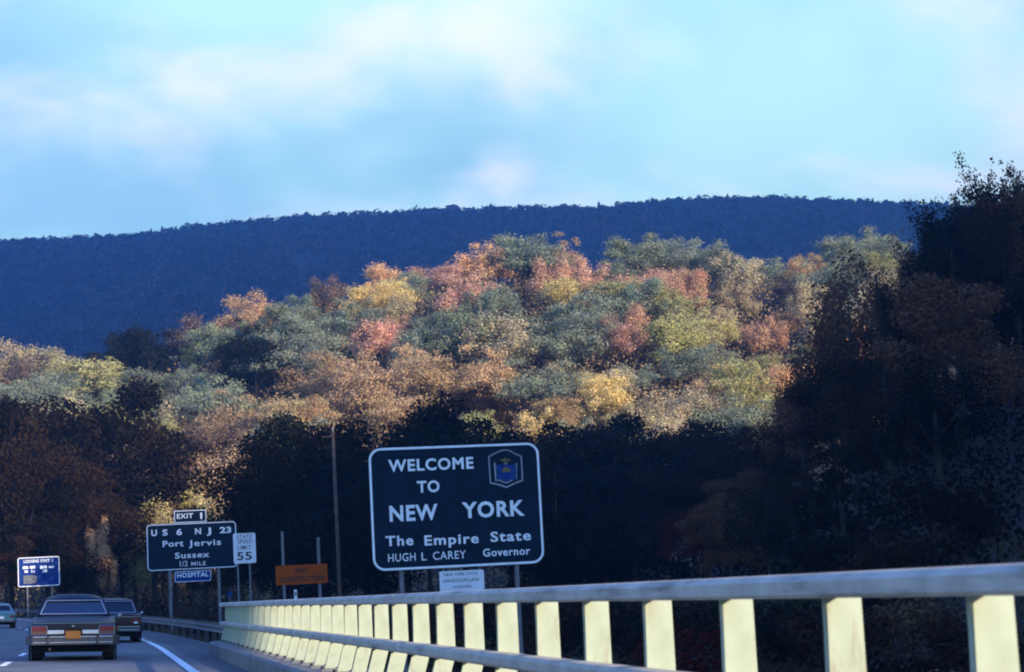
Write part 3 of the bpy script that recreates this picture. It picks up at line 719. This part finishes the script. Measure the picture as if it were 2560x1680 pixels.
# ---------------------------------------------------------------- far mountain in cloud shadow
MT = [(-700, 640), (0, 597), (140, 592), (270, 586), (400, 577), (460, 560), (600, 551), (750, 535), (970, 524), (1130, 514), (1400, 511), (1510, 514), (1560, 503), (1760, 489), (1940, 489), (2150, 498), (2310, 505), (2700, 520), (3600, 600)]
MD = 1300.0
_mw = [P(a, b, MD) for a, b in MT]
_mx = np.array([w.x for w in _mw]); _mz = np.array([w.z for w in _mw]) - 8.5
def mount_h(x, y):
    x = np.asarray(x, float); y = np.asarray(y, float)
    fold = 9.0 * np.sin(x / 61.0 + 0.9 * np.sin(y / 95.0)) + 5.0 * np.sin(x / 27.0 - y / 60.0)      # gullies down the flank
    return -8 + (np.interp(x, _mx, _mz) + 8) * np.clip((y - 640) / (MD - 640), 0, 1) * (1 - 0.35 * smooth(MD, 1800, y)) + fold * smooth(660, 800, y) * (1 - smooth(MD - 140, MD - 10, y))
GX2, GY2 = np.meshgrid(np.linspace(-900, 1150, 60), np.concatenate([np.linspace(620, MD, 30), np.linspace(MD + 20, 1800, 14)]))
mm = mat('mountain_soil', (0.03, 0.035, 0.03), 0.95, var=0.4, scale=0.02)
tag(link_mesh('mountain', grid_mesh('mountain', GX2, GY2, mount_h(GX2, GY2)), mm), kind='structure')

# ---------------------------------------------------------------- leaf crowns
def leaf_quads(cent, nrm, size, rg):
    """one small irregular quad per leaf clump"""
    n = len(cent)
    t = rg.normal(size=(n, 3)); t -= nrm * (t * nrm).sum(1, keepdims=True); t /= np.linalg.norm(t, axis=1, keepdims=True) + 1e-9
    b = np.cross(nrm, t); s = size[:, None]
    asp = rg.uniform(.55, 1.0, (n, 1)); bend = nrm * s * rg.uniform(-.35, .35, (n, 1))
    v = np.stack([cent - t * s, cent + b * s * asp + bend, cent + t * s, cent - b * s * asp * rg.uniform(.7, 1.2, (n, 1)) + bend * .3], 1).reshape(-1, 3)
    f = np.arange(n * 4).reshape(n, 4); return v, f
def crown_points(kind, nleaf, rg, fuzz=.30):
    """unit crown: base at z=0, top at z=1, about 0.75 wide"""
    lob = []
    if kind == 'round':
        for i in range(22):
            a = rg.uniform(0, 2 * math.pi); h = rg.uniform(.22, .92); rr = .36 * math.sqrt(max(.02, 1 - ((h - .5) / .56) ** 2)) * rg.uniform(.45, 1)
            lob.append((rr * math.cos(a), rr * math.sin(a), h, rg.uniform(.085, .17)))
        lob.append((0, 0, .60, .20))
        for i in range(9):             # a few boughs that break the outline
            a = rg.uniform(0, 2 * math.pi); h = rg.uniform(.35, .98); rr = rg.uniform(.24, .46) * (1.1 - .5 * h); lob.append((rr * math.cos(a), rr * math.sin(a), h, rg.uniform(.035, .075)))
    elif kind == 'broad':
        for i in range(26):
            a = rg.uniform(0, 2 * math.pi); h = rg.uniform(.35, .92); rr = .50 * math.sqrt(max(.02, 1 - ((h - .45) / .62) ** 2)) * rg.uniform(.4, 1)
            lob.append((rr * math.cos(a), rr * math.sin(a), h, rg.uniform(.08, .15)))
        lob.append((0, 0, .55, .26))
    elif kind == 'upright':
        for i in range(26):
            a = rg.uniform(0, 2 * math.pi); rr = .27 * math.sqrt(rg.uniform(0, 1)); h = rg.uniform(.30, .98 - .9 * rr)
            lob.append((rr * math.cos(a), rr * math.sin(a), h, rg.uniform(.05, .10)))
    elif kind == 'pine':
        for j in range(11):
            h = .12 + .82 * j / 10; R_ = .33 * (1 - h) ** .75 + .03
            for i in range(max(3, int(8 * (1 - h) + 3))):
                a = rg.uniform(0, 2 * math.pi); rr = R_ * rg.uniform(.35, 1.05); lob.append((rr * math.cos(a), rr * math.sin(a), h - .10 * rr / R_ + rg.uniform(-.02, .03), .045 + .05 * (1 - h)))
        lob.append((0, 0, .97, .03))
    elif kind == 'wispy':
        for i in range(17):            # long ascending boughs with tufts along them
            a = rg.uniform(0, 2 * math.pi); h0 = rg.uniform(.18, .78); ln = rg.uniform(.16, .30) * (1.15 - h0 * .6); out = rg.uniform(.25, .95)
            for q in range(7):
                u = q / 6; lob.append((math.cos(a) * ln * out * u, math.sin(a) * ln * out * u, h0 + ln * u * (.45 + .75 * u), (.066 * (1 - .60 * u))))
        for q in range(6): lob.append((rg.uniform(-.02, .02), rg.uniform(-.02, .02), .70 + .055 * q, .035 - .004 * q))
    lob = np.array(lob); w_ = lob[:, 3] ** 2; k = rg.choice(len(lob), nleaf, p=w_ / w_.sum())
    d = rg.normal(size=(nleaf, 3)); d /= np.linalg.norm(d, axis=1, keepdims=True)
    rad = lob[k, 3] * np.abs(rg.normal(.80, fuzz, nleaf))
    sc = np.array([1, 1, .62 if kind in ('pine',) else (1.7 if kind in ('upright', 'wispy') else .82)])
    c = lob[k, :3] + d * rad[:, None] * sc
    nr = d + rg.normal(size=(nleaf, 3)) * .55 + np.array([0, 0, .25]); nr /= np.linalg.norm(nr, axis=1, keepdims=True)
    c[:, 2] = np.clip(c[:, 2], .03, None)
    return c, nr, lob
def make_variant(kind, nleaf, leaf, seed, fuzz=.30):
    """crown mesh and trunk mesh for a tree one unit tall"""
    rg = np.random.default_rng(seed)
    c, nr, lob = crown_points(kind, nleaf, rg, fuzz)
    z0, sc = (0.16, 0.84) if kind != 'pine' else (0.06, 0.94)
    c = c * np.array([1, 1, sc]) + np.array([0, 0, z0])
    v, f = leaf_quads(c, nr, leaf * rg.uniform(.6, 1.35, len(c)), rg)
    cm = arr_mesh('crown', v, f, False); cm.materials.append(M['leaf'])
    bm = bmesh.new()
    tube(bm, (0, 0, -.06), (0.004, 0, .35), .020, .014, 7); tube(bm, (0.004, 0, .35), (0, .01, .88 if kind in ('pine', 'upright') else .68), .014, .004, 6)
    pick = rg.choice(len(lob), 9, replace=False)
    for i in pick:
        p = Vector(lob[i, :3] * np.array([1, 1, sc]) + np.array([0, 0, z0])); s = Vector((0, 0, max(.18, min(p.z * .62, .6))))
        tube(bm, s, s + (p - s) * .8, .007, .0015, 5)
    tm = bpy.data.meshes.new('trunk'); bm.to_mesh(tm); bm.free(); tm.materials.append(M['bark'])
    return cm, tm
VAR = {}
for kind, cnt in (('round', 6), ('broad', 4), ('upright', 5), ('pine', 3), ('wispy', 3)):
    VAR[kind] = [make_variant(kind, 8200 if kind != 'upright' else 5600, .0112 if kind != 'upright' else .0100, 100 + 13 * i + len(kind)) for i in range(cnt)]
    VAR[kind + '_near'] = [make_variant(kind, {'upright': 8000, 'wispy': 13000}.get(kind, 15000), {'upright': .0078, 'wispy': .0058}.get(kind, .0085), 500 + 17 * i + len(kind), .17) for i in range(3)]
SHRUB = []
for i in range(4):
    rg = np.random.default_rng(900 + i); n = 1500
    lob = np.stack([rg.uniform(-.45, .45, 14), rg.uniform(-.45, .45, 14), rg.uniform(.25, .75, 14)], 1)
    k_ = rg.integers(0, 14, n); d = rg.normal(size=(n, 3)); d /= np.linalg.norm(d, axis=1, keepdims=True)
    cpt = lob[k_] + d * (rg.uniform(.1, .28, (n, 1))); cpt[:, 2] = np.abs(cpt[:, 2])
    v, f = leaf_quads(cpt, d, .032 * rg.uniform(.6, 1.4, n), rg); cm = arr_mesh('foliage', v, f, False); cm.materials.append(M['leaf'])
    bm = bmesh.new()
    for q in range(7): tube(bm, (rg.uniform(-.08, .08), rg.uniform(-.08, .08), -.08), tuple(lob[q]), .016, .005, 5)
    tm = bpy.data.meshes.new('stem'); bm.to_mesh(tm); bm.free(); tm.materials.append(M['bark'])
    SHRUB.append((cm, tm))

# ---------------------------------------------------------------- tree colours and names
PAL = {'G': ((.20, .235, .165), 'grey-green'), 'D': ((.020, .021, .014), 'shade-darkened green'), 'Y': ((.62, .47, .18), 'golden yellow'), 'L': ((.33, .31, .13), 'yellow-green'),
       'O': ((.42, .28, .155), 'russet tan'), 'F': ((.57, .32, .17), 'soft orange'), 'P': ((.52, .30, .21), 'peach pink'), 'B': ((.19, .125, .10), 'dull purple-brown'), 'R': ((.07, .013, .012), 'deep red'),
       'T': ((.42, .35, .22), 'pale tan'), 'N': ((.015, .013, .010), 'shade-blackened green'), 'K': ((.040, .023, .015), 'shade-darkened brown'), 'U': ((.15, .070, .038), 'rusty brown')}  # D, N and K put the woods' shade into the leaf colour
SPOTS = [(60,830,'T'),(150,830,'O'),(230,820,'L'),(300,800,'L'),(330,835,'D'),(200,865,'D'),(100,900,'G'),(190,910,'L'),(30,880,'B'),(20,1000,'T'),(400,870,'G'),(480,830,'L'),(500,800,'T'),(440,790,'B'),(560,750,'F'),(600,790,'L'),
 (680,700,'G'),(660,800,'G'),(740,690,'B'),(840,690,'Y'),(880,700,'Y'),(900,650,'F'),(940,670,'P'),(800,750,'G'),(960,720,'L'),(930,750,'P'),(820,780,'P'),(800,815,'T'),(980,800,'G'),(850,640,'G'),(1080,600,'F'),(1060,650,'P'),(1000,640,'B'),
 (1160,690,'G'),(1060,750,'O'),(1180,770,'O'),(1200,600,'G'),(1250,590,'O'),(1300,660,'P'),(1350,575,'O'),(1310,710,'Y'),(1390,690,'G'),(1330,760,'G'),(1450,650,'P'),(1440,720,'B'),(1550,570,'G'),(1480,600,'G'),(1640,600,'G'),(1640,660,'P'),(1600,640,'P'),
 (1760,590,'F'),(1720,690,'T'),(1680,720,'T'),(1460,770,'P'),(1590,770,'L'),(1640,790,'L'),(1510,860,'G'),(1640,880,'G'),(1560,900,'G'),(1100,850,'O'),(1000,860,'O'),(900,880,'O'),(760,890,'O'),(650,900,'O'),(520,920,'G'),(400,940,'G'),(330,900,'G'),(480,1000,'B'),(560,990,'O'),
 (300,1040,'L'),(270,1100,'K'),(380,1100,'O'),(420,1050,'K'),(350,1250,'O'),(1230,960,'Y'),(1330,955,'Y'),(1560,950,'T'),(1150,940,'K'),(1700,800,'P'),(1780,790,'P'),(1860,800,'G'),(1800,830,'G'),(1900,580,'G'),(1960,550,'G'),(1980,700,'T'),(1900,720,'T'),(1940,650,'G'),(1930,860,'F'),(1860,890,'F'),
 (1760,930,'L'),(1720,970,'G'),(1830,700,'B'),(1820,640,'O'),(1350,840,'T'),(1250,880,'O'),(1200,920,'B'),(820,930,'O'),(600,830,'D'),(720,840,'B'),(1050,690,'P')]
SPOTS = [(x * 1.0756, y * 1.0756, c) for x, y, c in SPOTS]
def spot_colour(px, py):
    return min(SPOTS, key=lambda s: (s[0] - px) ** 2 + ((s[1] - py) * 1.25) ** 2)[2]
COLS = [(60, 'at the far left edge'), (220, 'above the blue services sign'), (360, 'between the blue sign and the exit sign'), (480, 'above the left part of the exit sign'), (600, 'above the right part of the exit sign'), (700, 'above the speed limit sign'),
        (820, 'above the orange construction sign'), (930, 'above the utility pole'), (1040, 'above the word NEW on the sign'), (1150, 'above the middle of the welcome sign'), (1250, 'above the word YORK on the sign'), (1360, 'above the emblem corner of the welcome sign'),
        (1480, 'just right of the welcome sign'), (1620, 'well right of the welcome sign'), (1780, 'towards the dark right-hand woods'), (1950, 'close to the dark right-hand woods'), (2200, 'beside the dark right-hand woods'), (9999, 'at the far right')]
def place_words(px):
    for lim, t in COLS:
        if px < lim: return t
labels_used = {}
TREES = []
def add_tree(kind, x, y, h, wide, key, where, name='tree', near=False, colour=None, label=None, group=None, sink=0.0, rz=None):
    v = VAR[kind + ('_near' if near else '')]; cm, tm = v[random.randrange(len(v))]
    base = gz(x, y) - sink
    t = thing(name, None, 'tree', (x, y, base), random.uniform(0, 6.28) if rz is None else rz, group)
    c_ = link_mesh('crown', cm, None, t); k_ = link_mesh('trunk', tm, None, t)
    sx_ = random.uniform(.82, 1.2)
    for o in (c_, k_): o.scale = (h * wide * sx_, h * wide / sx_, h)
    col = colour or PAL[key][0]; j = random.uniform(.82, 1.18) * (1.3 if max(col) > .16 else 1.0)
    c_.color = (min(1, col[0] * j * random.uniform(.93, 1.07)), min(1, col[1] * j), min(1, col[2] * j * random.uniform(.9, 1.1)), 1)
    TREES.append((t, label, PAL[key][1], kind, where, x, y, base + h * .75, h)); return t

# ---- sunlit hill
def hill_row(px, py, y):
    top = float(np.interp(px, [a for a, b in SKY_TOP], [b for a, b in SKY_TOP]))
    f_ = (py - top) / 480.0
    return 'on the skyline of the hill' if f_ < .12 else 'high on the hill' if f_ < .35 else 'halfway up the hill' if f_ < .62 else 'low on the hill' if f_ < .9 else 'at the shaded foot of the hill'
row = 0; y = 226.0
while y < 338:
    step = 6.9 + random.uniform(-.3, .3)
    x = -26 - (row % 2) * step / 2
    while x < 150:
        xx = x + random.uniform(-3.4, 3.4); yy = y + random.uniform(-4.2, 4.2); x += step
        base = gz(xx, yy); h = random.choice((random.uniform(6, 8.5), random.uniform(8, 10.5), random.uniform(9.5, 12.5))); px, py = proj((xx, yy, base + h * .6))
        if px < -90 or px > 2230: continue
        tp = proj((xx, yy, base + h))[1]                     # wholly behind the nearer woods: nothing of it shows
        if (px < 250 and tp > 1010) or (640 < px < 1180 and tp > 1075) or (1180 <= px < 1950 and tp > 1085): continue
        key = spot_colour(px, py)
        if random.random() < .20: key = random.choice('GGLOT')
        kind = {'G': 'broad', 'D': 'round', 'P': 'upright', 'F': 'upright', 'Y': 'round', 'T': 'upright', 'B': 'upright', 'O': 'round'}.get(key, 'round')
        if random.random() < .22: kind = random.choice(['round', 'upright', 'broad'])
        if kind == 'broad': h *= .92
        wide = {'round': 1.12, 'broad': 1.15, 'upright': 1.4}[kind] * random.uniform(.85, 1.2)
        add_tree(kind, xx, yy, h, wide, key, hill_row(px, py, yy), group='trees on the wooded hill')
    y += 8.6; row += 1

# ---- shaded woods at the foot of the hill and along the valley
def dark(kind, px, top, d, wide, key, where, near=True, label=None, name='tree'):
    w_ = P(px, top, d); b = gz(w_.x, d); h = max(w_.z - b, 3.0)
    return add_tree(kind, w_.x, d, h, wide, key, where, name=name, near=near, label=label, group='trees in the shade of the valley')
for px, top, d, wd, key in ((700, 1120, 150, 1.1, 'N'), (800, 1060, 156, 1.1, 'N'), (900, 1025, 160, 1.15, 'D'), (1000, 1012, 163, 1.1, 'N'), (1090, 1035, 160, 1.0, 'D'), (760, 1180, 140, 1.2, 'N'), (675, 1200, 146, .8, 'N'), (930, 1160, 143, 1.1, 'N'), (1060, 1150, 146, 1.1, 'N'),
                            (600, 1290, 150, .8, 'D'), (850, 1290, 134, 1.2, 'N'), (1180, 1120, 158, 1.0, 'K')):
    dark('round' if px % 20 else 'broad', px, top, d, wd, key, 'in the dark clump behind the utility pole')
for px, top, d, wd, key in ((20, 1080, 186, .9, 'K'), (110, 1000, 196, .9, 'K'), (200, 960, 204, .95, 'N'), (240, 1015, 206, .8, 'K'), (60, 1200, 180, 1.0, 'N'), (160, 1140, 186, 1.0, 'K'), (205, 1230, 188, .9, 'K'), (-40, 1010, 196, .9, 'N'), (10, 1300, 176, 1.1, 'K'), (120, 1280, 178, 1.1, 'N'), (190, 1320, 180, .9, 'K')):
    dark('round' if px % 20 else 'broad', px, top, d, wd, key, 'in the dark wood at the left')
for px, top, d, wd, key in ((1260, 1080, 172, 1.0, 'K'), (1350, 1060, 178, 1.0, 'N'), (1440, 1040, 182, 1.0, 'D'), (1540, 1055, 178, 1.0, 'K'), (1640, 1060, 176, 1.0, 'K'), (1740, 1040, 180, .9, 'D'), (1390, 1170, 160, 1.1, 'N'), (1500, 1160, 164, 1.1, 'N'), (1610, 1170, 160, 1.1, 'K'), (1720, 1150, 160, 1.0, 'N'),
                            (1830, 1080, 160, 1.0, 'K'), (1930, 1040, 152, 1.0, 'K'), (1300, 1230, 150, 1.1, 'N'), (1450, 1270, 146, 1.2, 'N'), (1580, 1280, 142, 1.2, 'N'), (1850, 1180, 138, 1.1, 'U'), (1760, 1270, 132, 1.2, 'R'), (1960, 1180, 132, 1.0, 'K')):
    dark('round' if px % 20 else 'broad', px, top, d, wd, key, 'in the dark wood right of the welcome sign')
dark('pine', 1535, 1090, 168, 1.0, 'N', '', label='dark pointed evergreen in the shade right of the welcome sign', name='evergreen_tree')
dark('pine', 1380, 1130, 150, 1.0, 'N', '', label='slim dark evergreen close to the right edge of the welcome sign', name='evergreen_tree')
# low lit gap above the exit sign
for px, top, d, wd, key, lab in ((475, 1222, 185, 1.0, 'Y', 'small bright yellow tree directly above the EXIT 1 tab'), (250, 1290, 178, .55, 'F', 'small golden tree with sparse leaves between the blue sign and the exit sign'), (330, 1170, 206, 1.0, 'O', None), (400, 1120, 210, 1.0, 'B', None), (540, 1110, 208, 1.0, 'O', None), (460, 1080, 214, 1.0, 'U', None), (300, 1300, 190, 1.2, 'L', None), (380, 1250, 196, 1.2, 'K', None), (560, 1190, 204, 1.0, 'O', None), (430, 1200, 202, 1.0, 'L', None), (510, 1240, 198, 1.0, 'B', None), (350, 1080, 216, 1.0, 'B', None), (600, 1090, 212, 1.0, 'B', None)):
    dark('upright', px, top, d, wd, key, 'in the gap above the exit sign', label=lab)

# ---- ridge on the right
RIDGE = [(2215, 640), (2270, 545), (2330, 490), (2390, 450), (2450, 430), (2510, 400), (2575, 415)]
for px, top in RIDGE:
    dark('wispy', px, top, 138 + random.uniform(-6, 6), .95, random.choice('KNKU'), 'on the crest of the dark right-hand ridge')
y = 104.0
while y < 158:
    x = 30.0
    while x < 92:
        xx, yy = x + random.uniform(-2.5, 2.5), y + random.uniform(-2.5, 2.5); x += 8.0
        base = gz(xx, yy); h = random.uniform(9, 13.5); px, py = proj((xx, yy, base + h))
        if px > 2680 or px < 1700: continue
        lim = np.interp(px - 105, [1600, 1710, 1810, 1900, 2000, 2125, 2200, 2262, 2400, 2560], [1330, 1230, 1075, 1010, 880, 750, 600, 500, 450, 420])
        if py < lim + 20: h *= .75; py = proj((xx, yy, base + h))[1]
        if py < lim: continue
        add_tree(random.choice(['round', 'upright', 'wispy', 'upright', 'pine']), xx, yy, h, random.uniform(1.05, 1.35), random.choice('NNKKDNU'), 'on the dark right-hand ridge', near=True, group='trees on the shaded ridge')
    y += 9.0
for px, top, wd in ((2120, 690, .9), (2190, 610, .9), (2060, 790, 1.0), (1990, 900, 1.0), (2150, 760, 1.0)):
    dark('upright', px, top, 150 + random.uniform(-5, 5), wd, 'U', 'where the hill meets the dark ridge')
# ragged pines against the sky at the right edge
for px, top, d in ((2472, 385, 150), (2440, 420, 146), (2505, 400, 152), (2575, 415, 149), (2405, 460, 150)):
    dark('wispy', px, top, d, .9, 'N', 'standing against the sky at the upper right', name='evergreen_tree')

# labels that single each tree out as far as the picture allows
SHAPE = {'wispy': 'ragged tall tree', 'round': 'rounded tree', 'broad': 'broad tree', 'upright': 'feathery upright tree', 'pine': 'pointed evergreen'}
count = {}
ORD = ['first', 'second', 'third', 'fourth', 'fifth', 'sixth', 'seventh', 'eighth', 'ninth', 'tenth', 'eleventh', 'twelfth']
for T_ in TREES:
    t, label, cn, kind, where, x, y, z, h = T_
    if label is None:
        px, py = proj((x, y, z)); label = '%s %s %s %s' % (cn, SHAPE[kind], where, place_words(px))
    t['label'] = label
    count.setdefault(label, []).append((T_, proj((x, y, z))))
for lab, L_ in count.items():
    if len(L_) == 2:
        L_.sort(key=lambda q: q[1][1]); L_[0][0][0]['label'] = 'upper ' + lab; L_[1][0][0]['label'] = 'lower ' + lab
    elif len(L_) > 2:
        L_.sort(key=lambda q: q[1][0])
        for i, q in enumerate(L_):
            q[0][0]['label'] = ('leftmost ' if i == 0 else 'rightmost ' if i == len(L_) - 1 else ORD[i] + '-leftmost ' if len(L_) > 3 else 'middle ') + lab
for T_ in TREES:
    t = T_[0]; ws = t['label'].split()
    if len(ws) > 16: t['label'] = ' '.join(ws[:16])

# ---- shrubs behind the railing and along the verge
def shrub(px, d, s, key, label, top=None):
    x = (px - 265) / F * d; b = gz(x, d)
    t = thing('shrub', label, 'shrub', (x, d, b), random.uniform(0, 6.28), 'shrubs on the bank')
    cm, tm = random.choice(SHRUB); c_ = link_mesh('foliage', cm, None, t); k_ = link_mesh('stem', tm, None, t)
    for o in (c_, k_): o.scale = (s * 1.25, s * 1.25, s)
    col = PAL[key][0]; dull = {'L': .28, 'F': .4, 'G': .28, 'O': .3, 'B': .4}.get(key, 1.0); c_.color = (col[0] * dull, col[1] * dull * .92, col[2] * dull * .85, 1)  # dimmed keys carry the bank's shade in their leaf colour
    return t
NAMES = {'R': 'deep red', 'K': 'shade-darkened brown', 'D': 'shade-darkened green', 'N': 'shade-blackened green', 'L': 'olive', 'F': 'orange', 'G': 'grey-green', 'B': 'purple-brown', 'O': 'russet'}
gap = ['second', 'third', 'fourth', 'fifth', 'sixth', 'seventh', 'eighth', 'ninth']
shr = [(1560, 62, 2.6, 'R'), (1700, 70, 3.0, 'R'), (1440, 66, 2.6, 'G'), (1330, 70, 2.6, 'K'), (1900, 78, 3.2, 'D'), (2010, 60, 2.4, 'L'), (2120, 74, 3.0, 'K'), (2230, 64, 2.6, 'N'), (2330, 82, 3.0, 'O'), (2440, 60, 2.4, 'F'), (2530, 70, 3.0, 'K'), (1620, 84, 3.4, 'D'), (1800, 60, 2.4, 'F'), (1220, 78, 2.6, 'K'), (1120, 84, 2.4, 'L'), (1010, 90, 2.6, 'K'), (920, 74, 2.0, 'B'), (830, 96, 2.4, 'K'), (680, 88, 2.2, 'N'),
       (1380, 100, 4.2, 'K'), (1520, 104, 4.4, 'N'), (1680, 98, 4.2, 'B'), (1840, 104, 4.4, 'N'), (1980, 96, 4.2, 'G'), (2140, 100, 4.6, 'D'), (2300, 96, 4.4, 'K'), (2460, 98, 4.6, 'N'), (1240, 108, 3.8, 'N'), (1100, 112, 3.6, 'R'), (960, 118, 3.6, 'K'), (760, 122, 3.4, 'K'), (520, 140, 3.2, 'K'), (440, 150, 3.4, 'B'), (340, 165, 3.6, 'K'), (180, 176, 3.6, 'N'), (640, 132, 3.4, 'N')]
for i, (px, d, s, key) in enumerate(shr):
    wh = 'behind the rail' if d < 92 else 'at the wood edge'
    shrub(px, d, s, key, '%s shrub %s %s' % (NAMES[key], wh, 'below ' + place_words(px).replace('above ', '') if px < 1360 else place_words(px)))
seen = {}
for o in [o for o in scene.objects if o.get('category') == 'shrub']: seen.setdefault(o['label'], []).append(o)
for lab, os_ in seen.items():
    if len(os_) == 2:
        os_.sort(key=lambda o: o.location.y); os_[0]['label'] = 'nearer ' + lab; os_[1]['label'] = 'farther ' + lab

# ---- low weeds on the bank (nobody could count them)
def scatter_leaves(name, label, cat, xyzs, col, size, rg):
    n = len(xyzs); nr = rg.normal(size=(n, 3)); nr[:, 2] = np.abs(nr[:, 2]) * .4; nr /= np.linalg.norm(nr, axis=1, keepdims=True)
    v, f = leaf_quads(xyzs, nr, size * rg.uniform(.5, 1.6, n), rg); me = arr_mesh(name, v, f, False); me.materials.append(M['leaf'])
    o = link_mesh(name, me, None); o.color = (*col, 1); tag(o, label, cat, kind='stuff'); return o
rg = np.random.default_rng(5); n = 60000
yy = rg.uniform(52.0, 150, n); aa = np.where(rg.random(n) < .86, rg.uniform(4.0, 46, n), rg.uniform(-24, -9.6, n)); xx = aa + road_c(yy)
scatter_leaves('weeds', 'dark brown weeds and low brush covering the roadside bank', 'weeds', np.stack([xx, yy, ground_h(xx, yy) + rg.uniform(0, .55, n) ** 1.4], 1), (.075, .055, .035), .11, rg)

n = 190000; xx = rg.uniform(-40, 150, n); yy = rg.uniform(205, 338, n); pp = 265 + F * xx / yy; k2 = (pp > -120) & (pp < 2300); xx, yy = xx[k2], yy[k2]
scatter_leaves('undergrowth', 'russet undergrowth between the trees of the sunlit hill', 'undergrowth', np.stack([xx, yy, ground_h(xx, yy) + rg.uniform(0, 4.6, len(xx))], 1), (.31, .22, .135), .17, rg)
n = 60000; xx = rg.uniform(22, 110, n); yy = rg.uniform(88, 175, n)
scatter_leaves('ridge_undergrowth', 'shade-blackened undergrowth on the shaded right-hand ridge', 'undergrowth', np.stack([xx, yy, ground_h(xx, yy) + rg.uniform(0, 2.2, n)], 1), (.010, .009, .008), .13, rg)  # leaf colour near black, standing in for the ridge's shade
# ---- the far wood on the mountain reads as one mass
rg = np.random.default_rng(11)
def small_crown(k, rg):
    n = 44; d = rg.normal(size=(n, 3)); d /= np.linalg.norm(d, axis=1, keepdims=True)
    if k == 0: c_ = d * np.array([4.2, 4.2, 4.6]) * rg.uniform(.6, 1, (n, 1)) + np.array([0, 0, 6.5])
    else:
        h_ = rg.uniform(0, 1, n); c_ = np.stack([d[:, 0] * 3.4 * (1 - h_) , d[:, 1] * 3.4 * (1 - h_), 2 + h_ * 10.0], 1)
    return leaf_quads(c_, d, rg.uniform(.8, 1.4, n), rg)
protos = [small_crown(0, rg) for _ in range(6)] + [small_crown(1, rg) for _ in range(2)]
def forest(name, label, pts, col, sc=(.7, 1.25)):
    V, Fc, off = [], [], 0
    for (x, y, z) in pts:
        v, f = protos[rg.choice(8, p=[.16] * 6 + [.02] * 2)]; s = rg.uniform(*sc); a = rg.uniform(0, 6.28)
        ca, sa = math.cos(a) * s, math.sin(a) * s
        V.append(np.stack([v[:, 0] * ca - v[:, 1] * sa + x, v[:, 0] * sa + v[:, 1] * ca + y, v[:, 2] * s + z], 1)); Fc.append(f + off); off += len(v)
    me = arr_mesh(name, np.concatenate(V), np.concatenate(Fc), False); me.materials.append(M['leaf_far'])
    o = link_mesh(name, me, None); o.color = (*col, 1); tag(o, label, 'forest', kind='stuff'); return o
n = 5200
xx = rg.uniform(-150, 720, n); yy = MD - 430 * rg.uniform(0, 1, n) ** 1.3 + 20
keep = (265 + F * xx / yy > -150) & (265 + F * xx / yy < 2500); xx, yy = xx[keep], yy[keep]
xc = rg.uniform(-140, 640, 1900); yc = rg.uniform(MD - 14, MD + 10, 1900); xx, yy = np.concatenate([xx, xc]), np.concatenate([yy, yc])
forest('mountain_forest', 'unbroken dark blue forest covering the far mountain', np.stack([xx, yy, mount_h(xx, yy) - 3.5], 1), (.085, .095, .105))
# woods on the ridge beside and behind the viewer, which shade the road ahead
pts = []
for x in np.arange(44, 260, 9.0):
    for y in np.arange(-300, 110, 9.0):
        if y - (25.0 - x / math.tan(SUN_A)) < 14: continue
        if 265 + F * x / max(y, 1) < 3500 and y > 0: continue
        x2, y2 = x + rg.uniform(-3, 3), y + rg.uniform(-3, 3); pts.append((x2, y2, gz(x2, y2)))
forest('ridge_woods', 'dark woods on the ridge to the right of the road', pts, (.045, .045, .035), (.95, 1.35))

# ---- cloud that keeps the sun off the mountain
def cloud(name, c_, sz, seed):
    bm = bmesh.new(); bmesh.ops.create_icosphere(bm, subdivisions=5, radius=1)
    for v in bm.verts:
        p = v.co.copy(); nn = mnoise.fractal(p * 1.8 + Vector((seed, 0, 0)), 1.0, 2.0, 5)
        r_ = 1 + .28 * nn; v.co = Vector((p.x * r_ * sz[0], p.y * r_ * sz[1], (p.z if p.z > 0 else p.z * .35) * (1 + .5 * nn) * sz[2]))
    m = mat('cloud_white', (.85, .86, .88), 1.0, var=.03, scale=.01); o = obj(name, bm, m, None, True); o.location = c_
    return tag(o, kind='structure')
t_ = 1350.0; ctr = Vector((250, 1230, 130)) - SUN_DIR * (t_ / math.cos(SUN_E))
cloud('cloud', ctr, (950, 640, 150), 3.3)

# ---- haze
bm = bx(-1290, 1290, -490, 1880, -6.5, 330)
hz = bpy.data.materials.new('haze'); hz.use_nodes = True; t = hz.node_tree; t.nodes.clear()
pv = N(t, 'ShaderNodeVolumePrincipled'); pv.inputs['Color'].default_value = (.17, .46, 1.0, 1); pv.inputs['Density'].default_value = 0.00038; pv.inputs['Anisotropy'].default_value = 0.65
o_ = N(t, 'ShaderNodeOutputMaterial'); L(t, pv.outputs[0], o_.inputs['Volume'])
tag(obj('haze', bm, hz), kind='stuff')
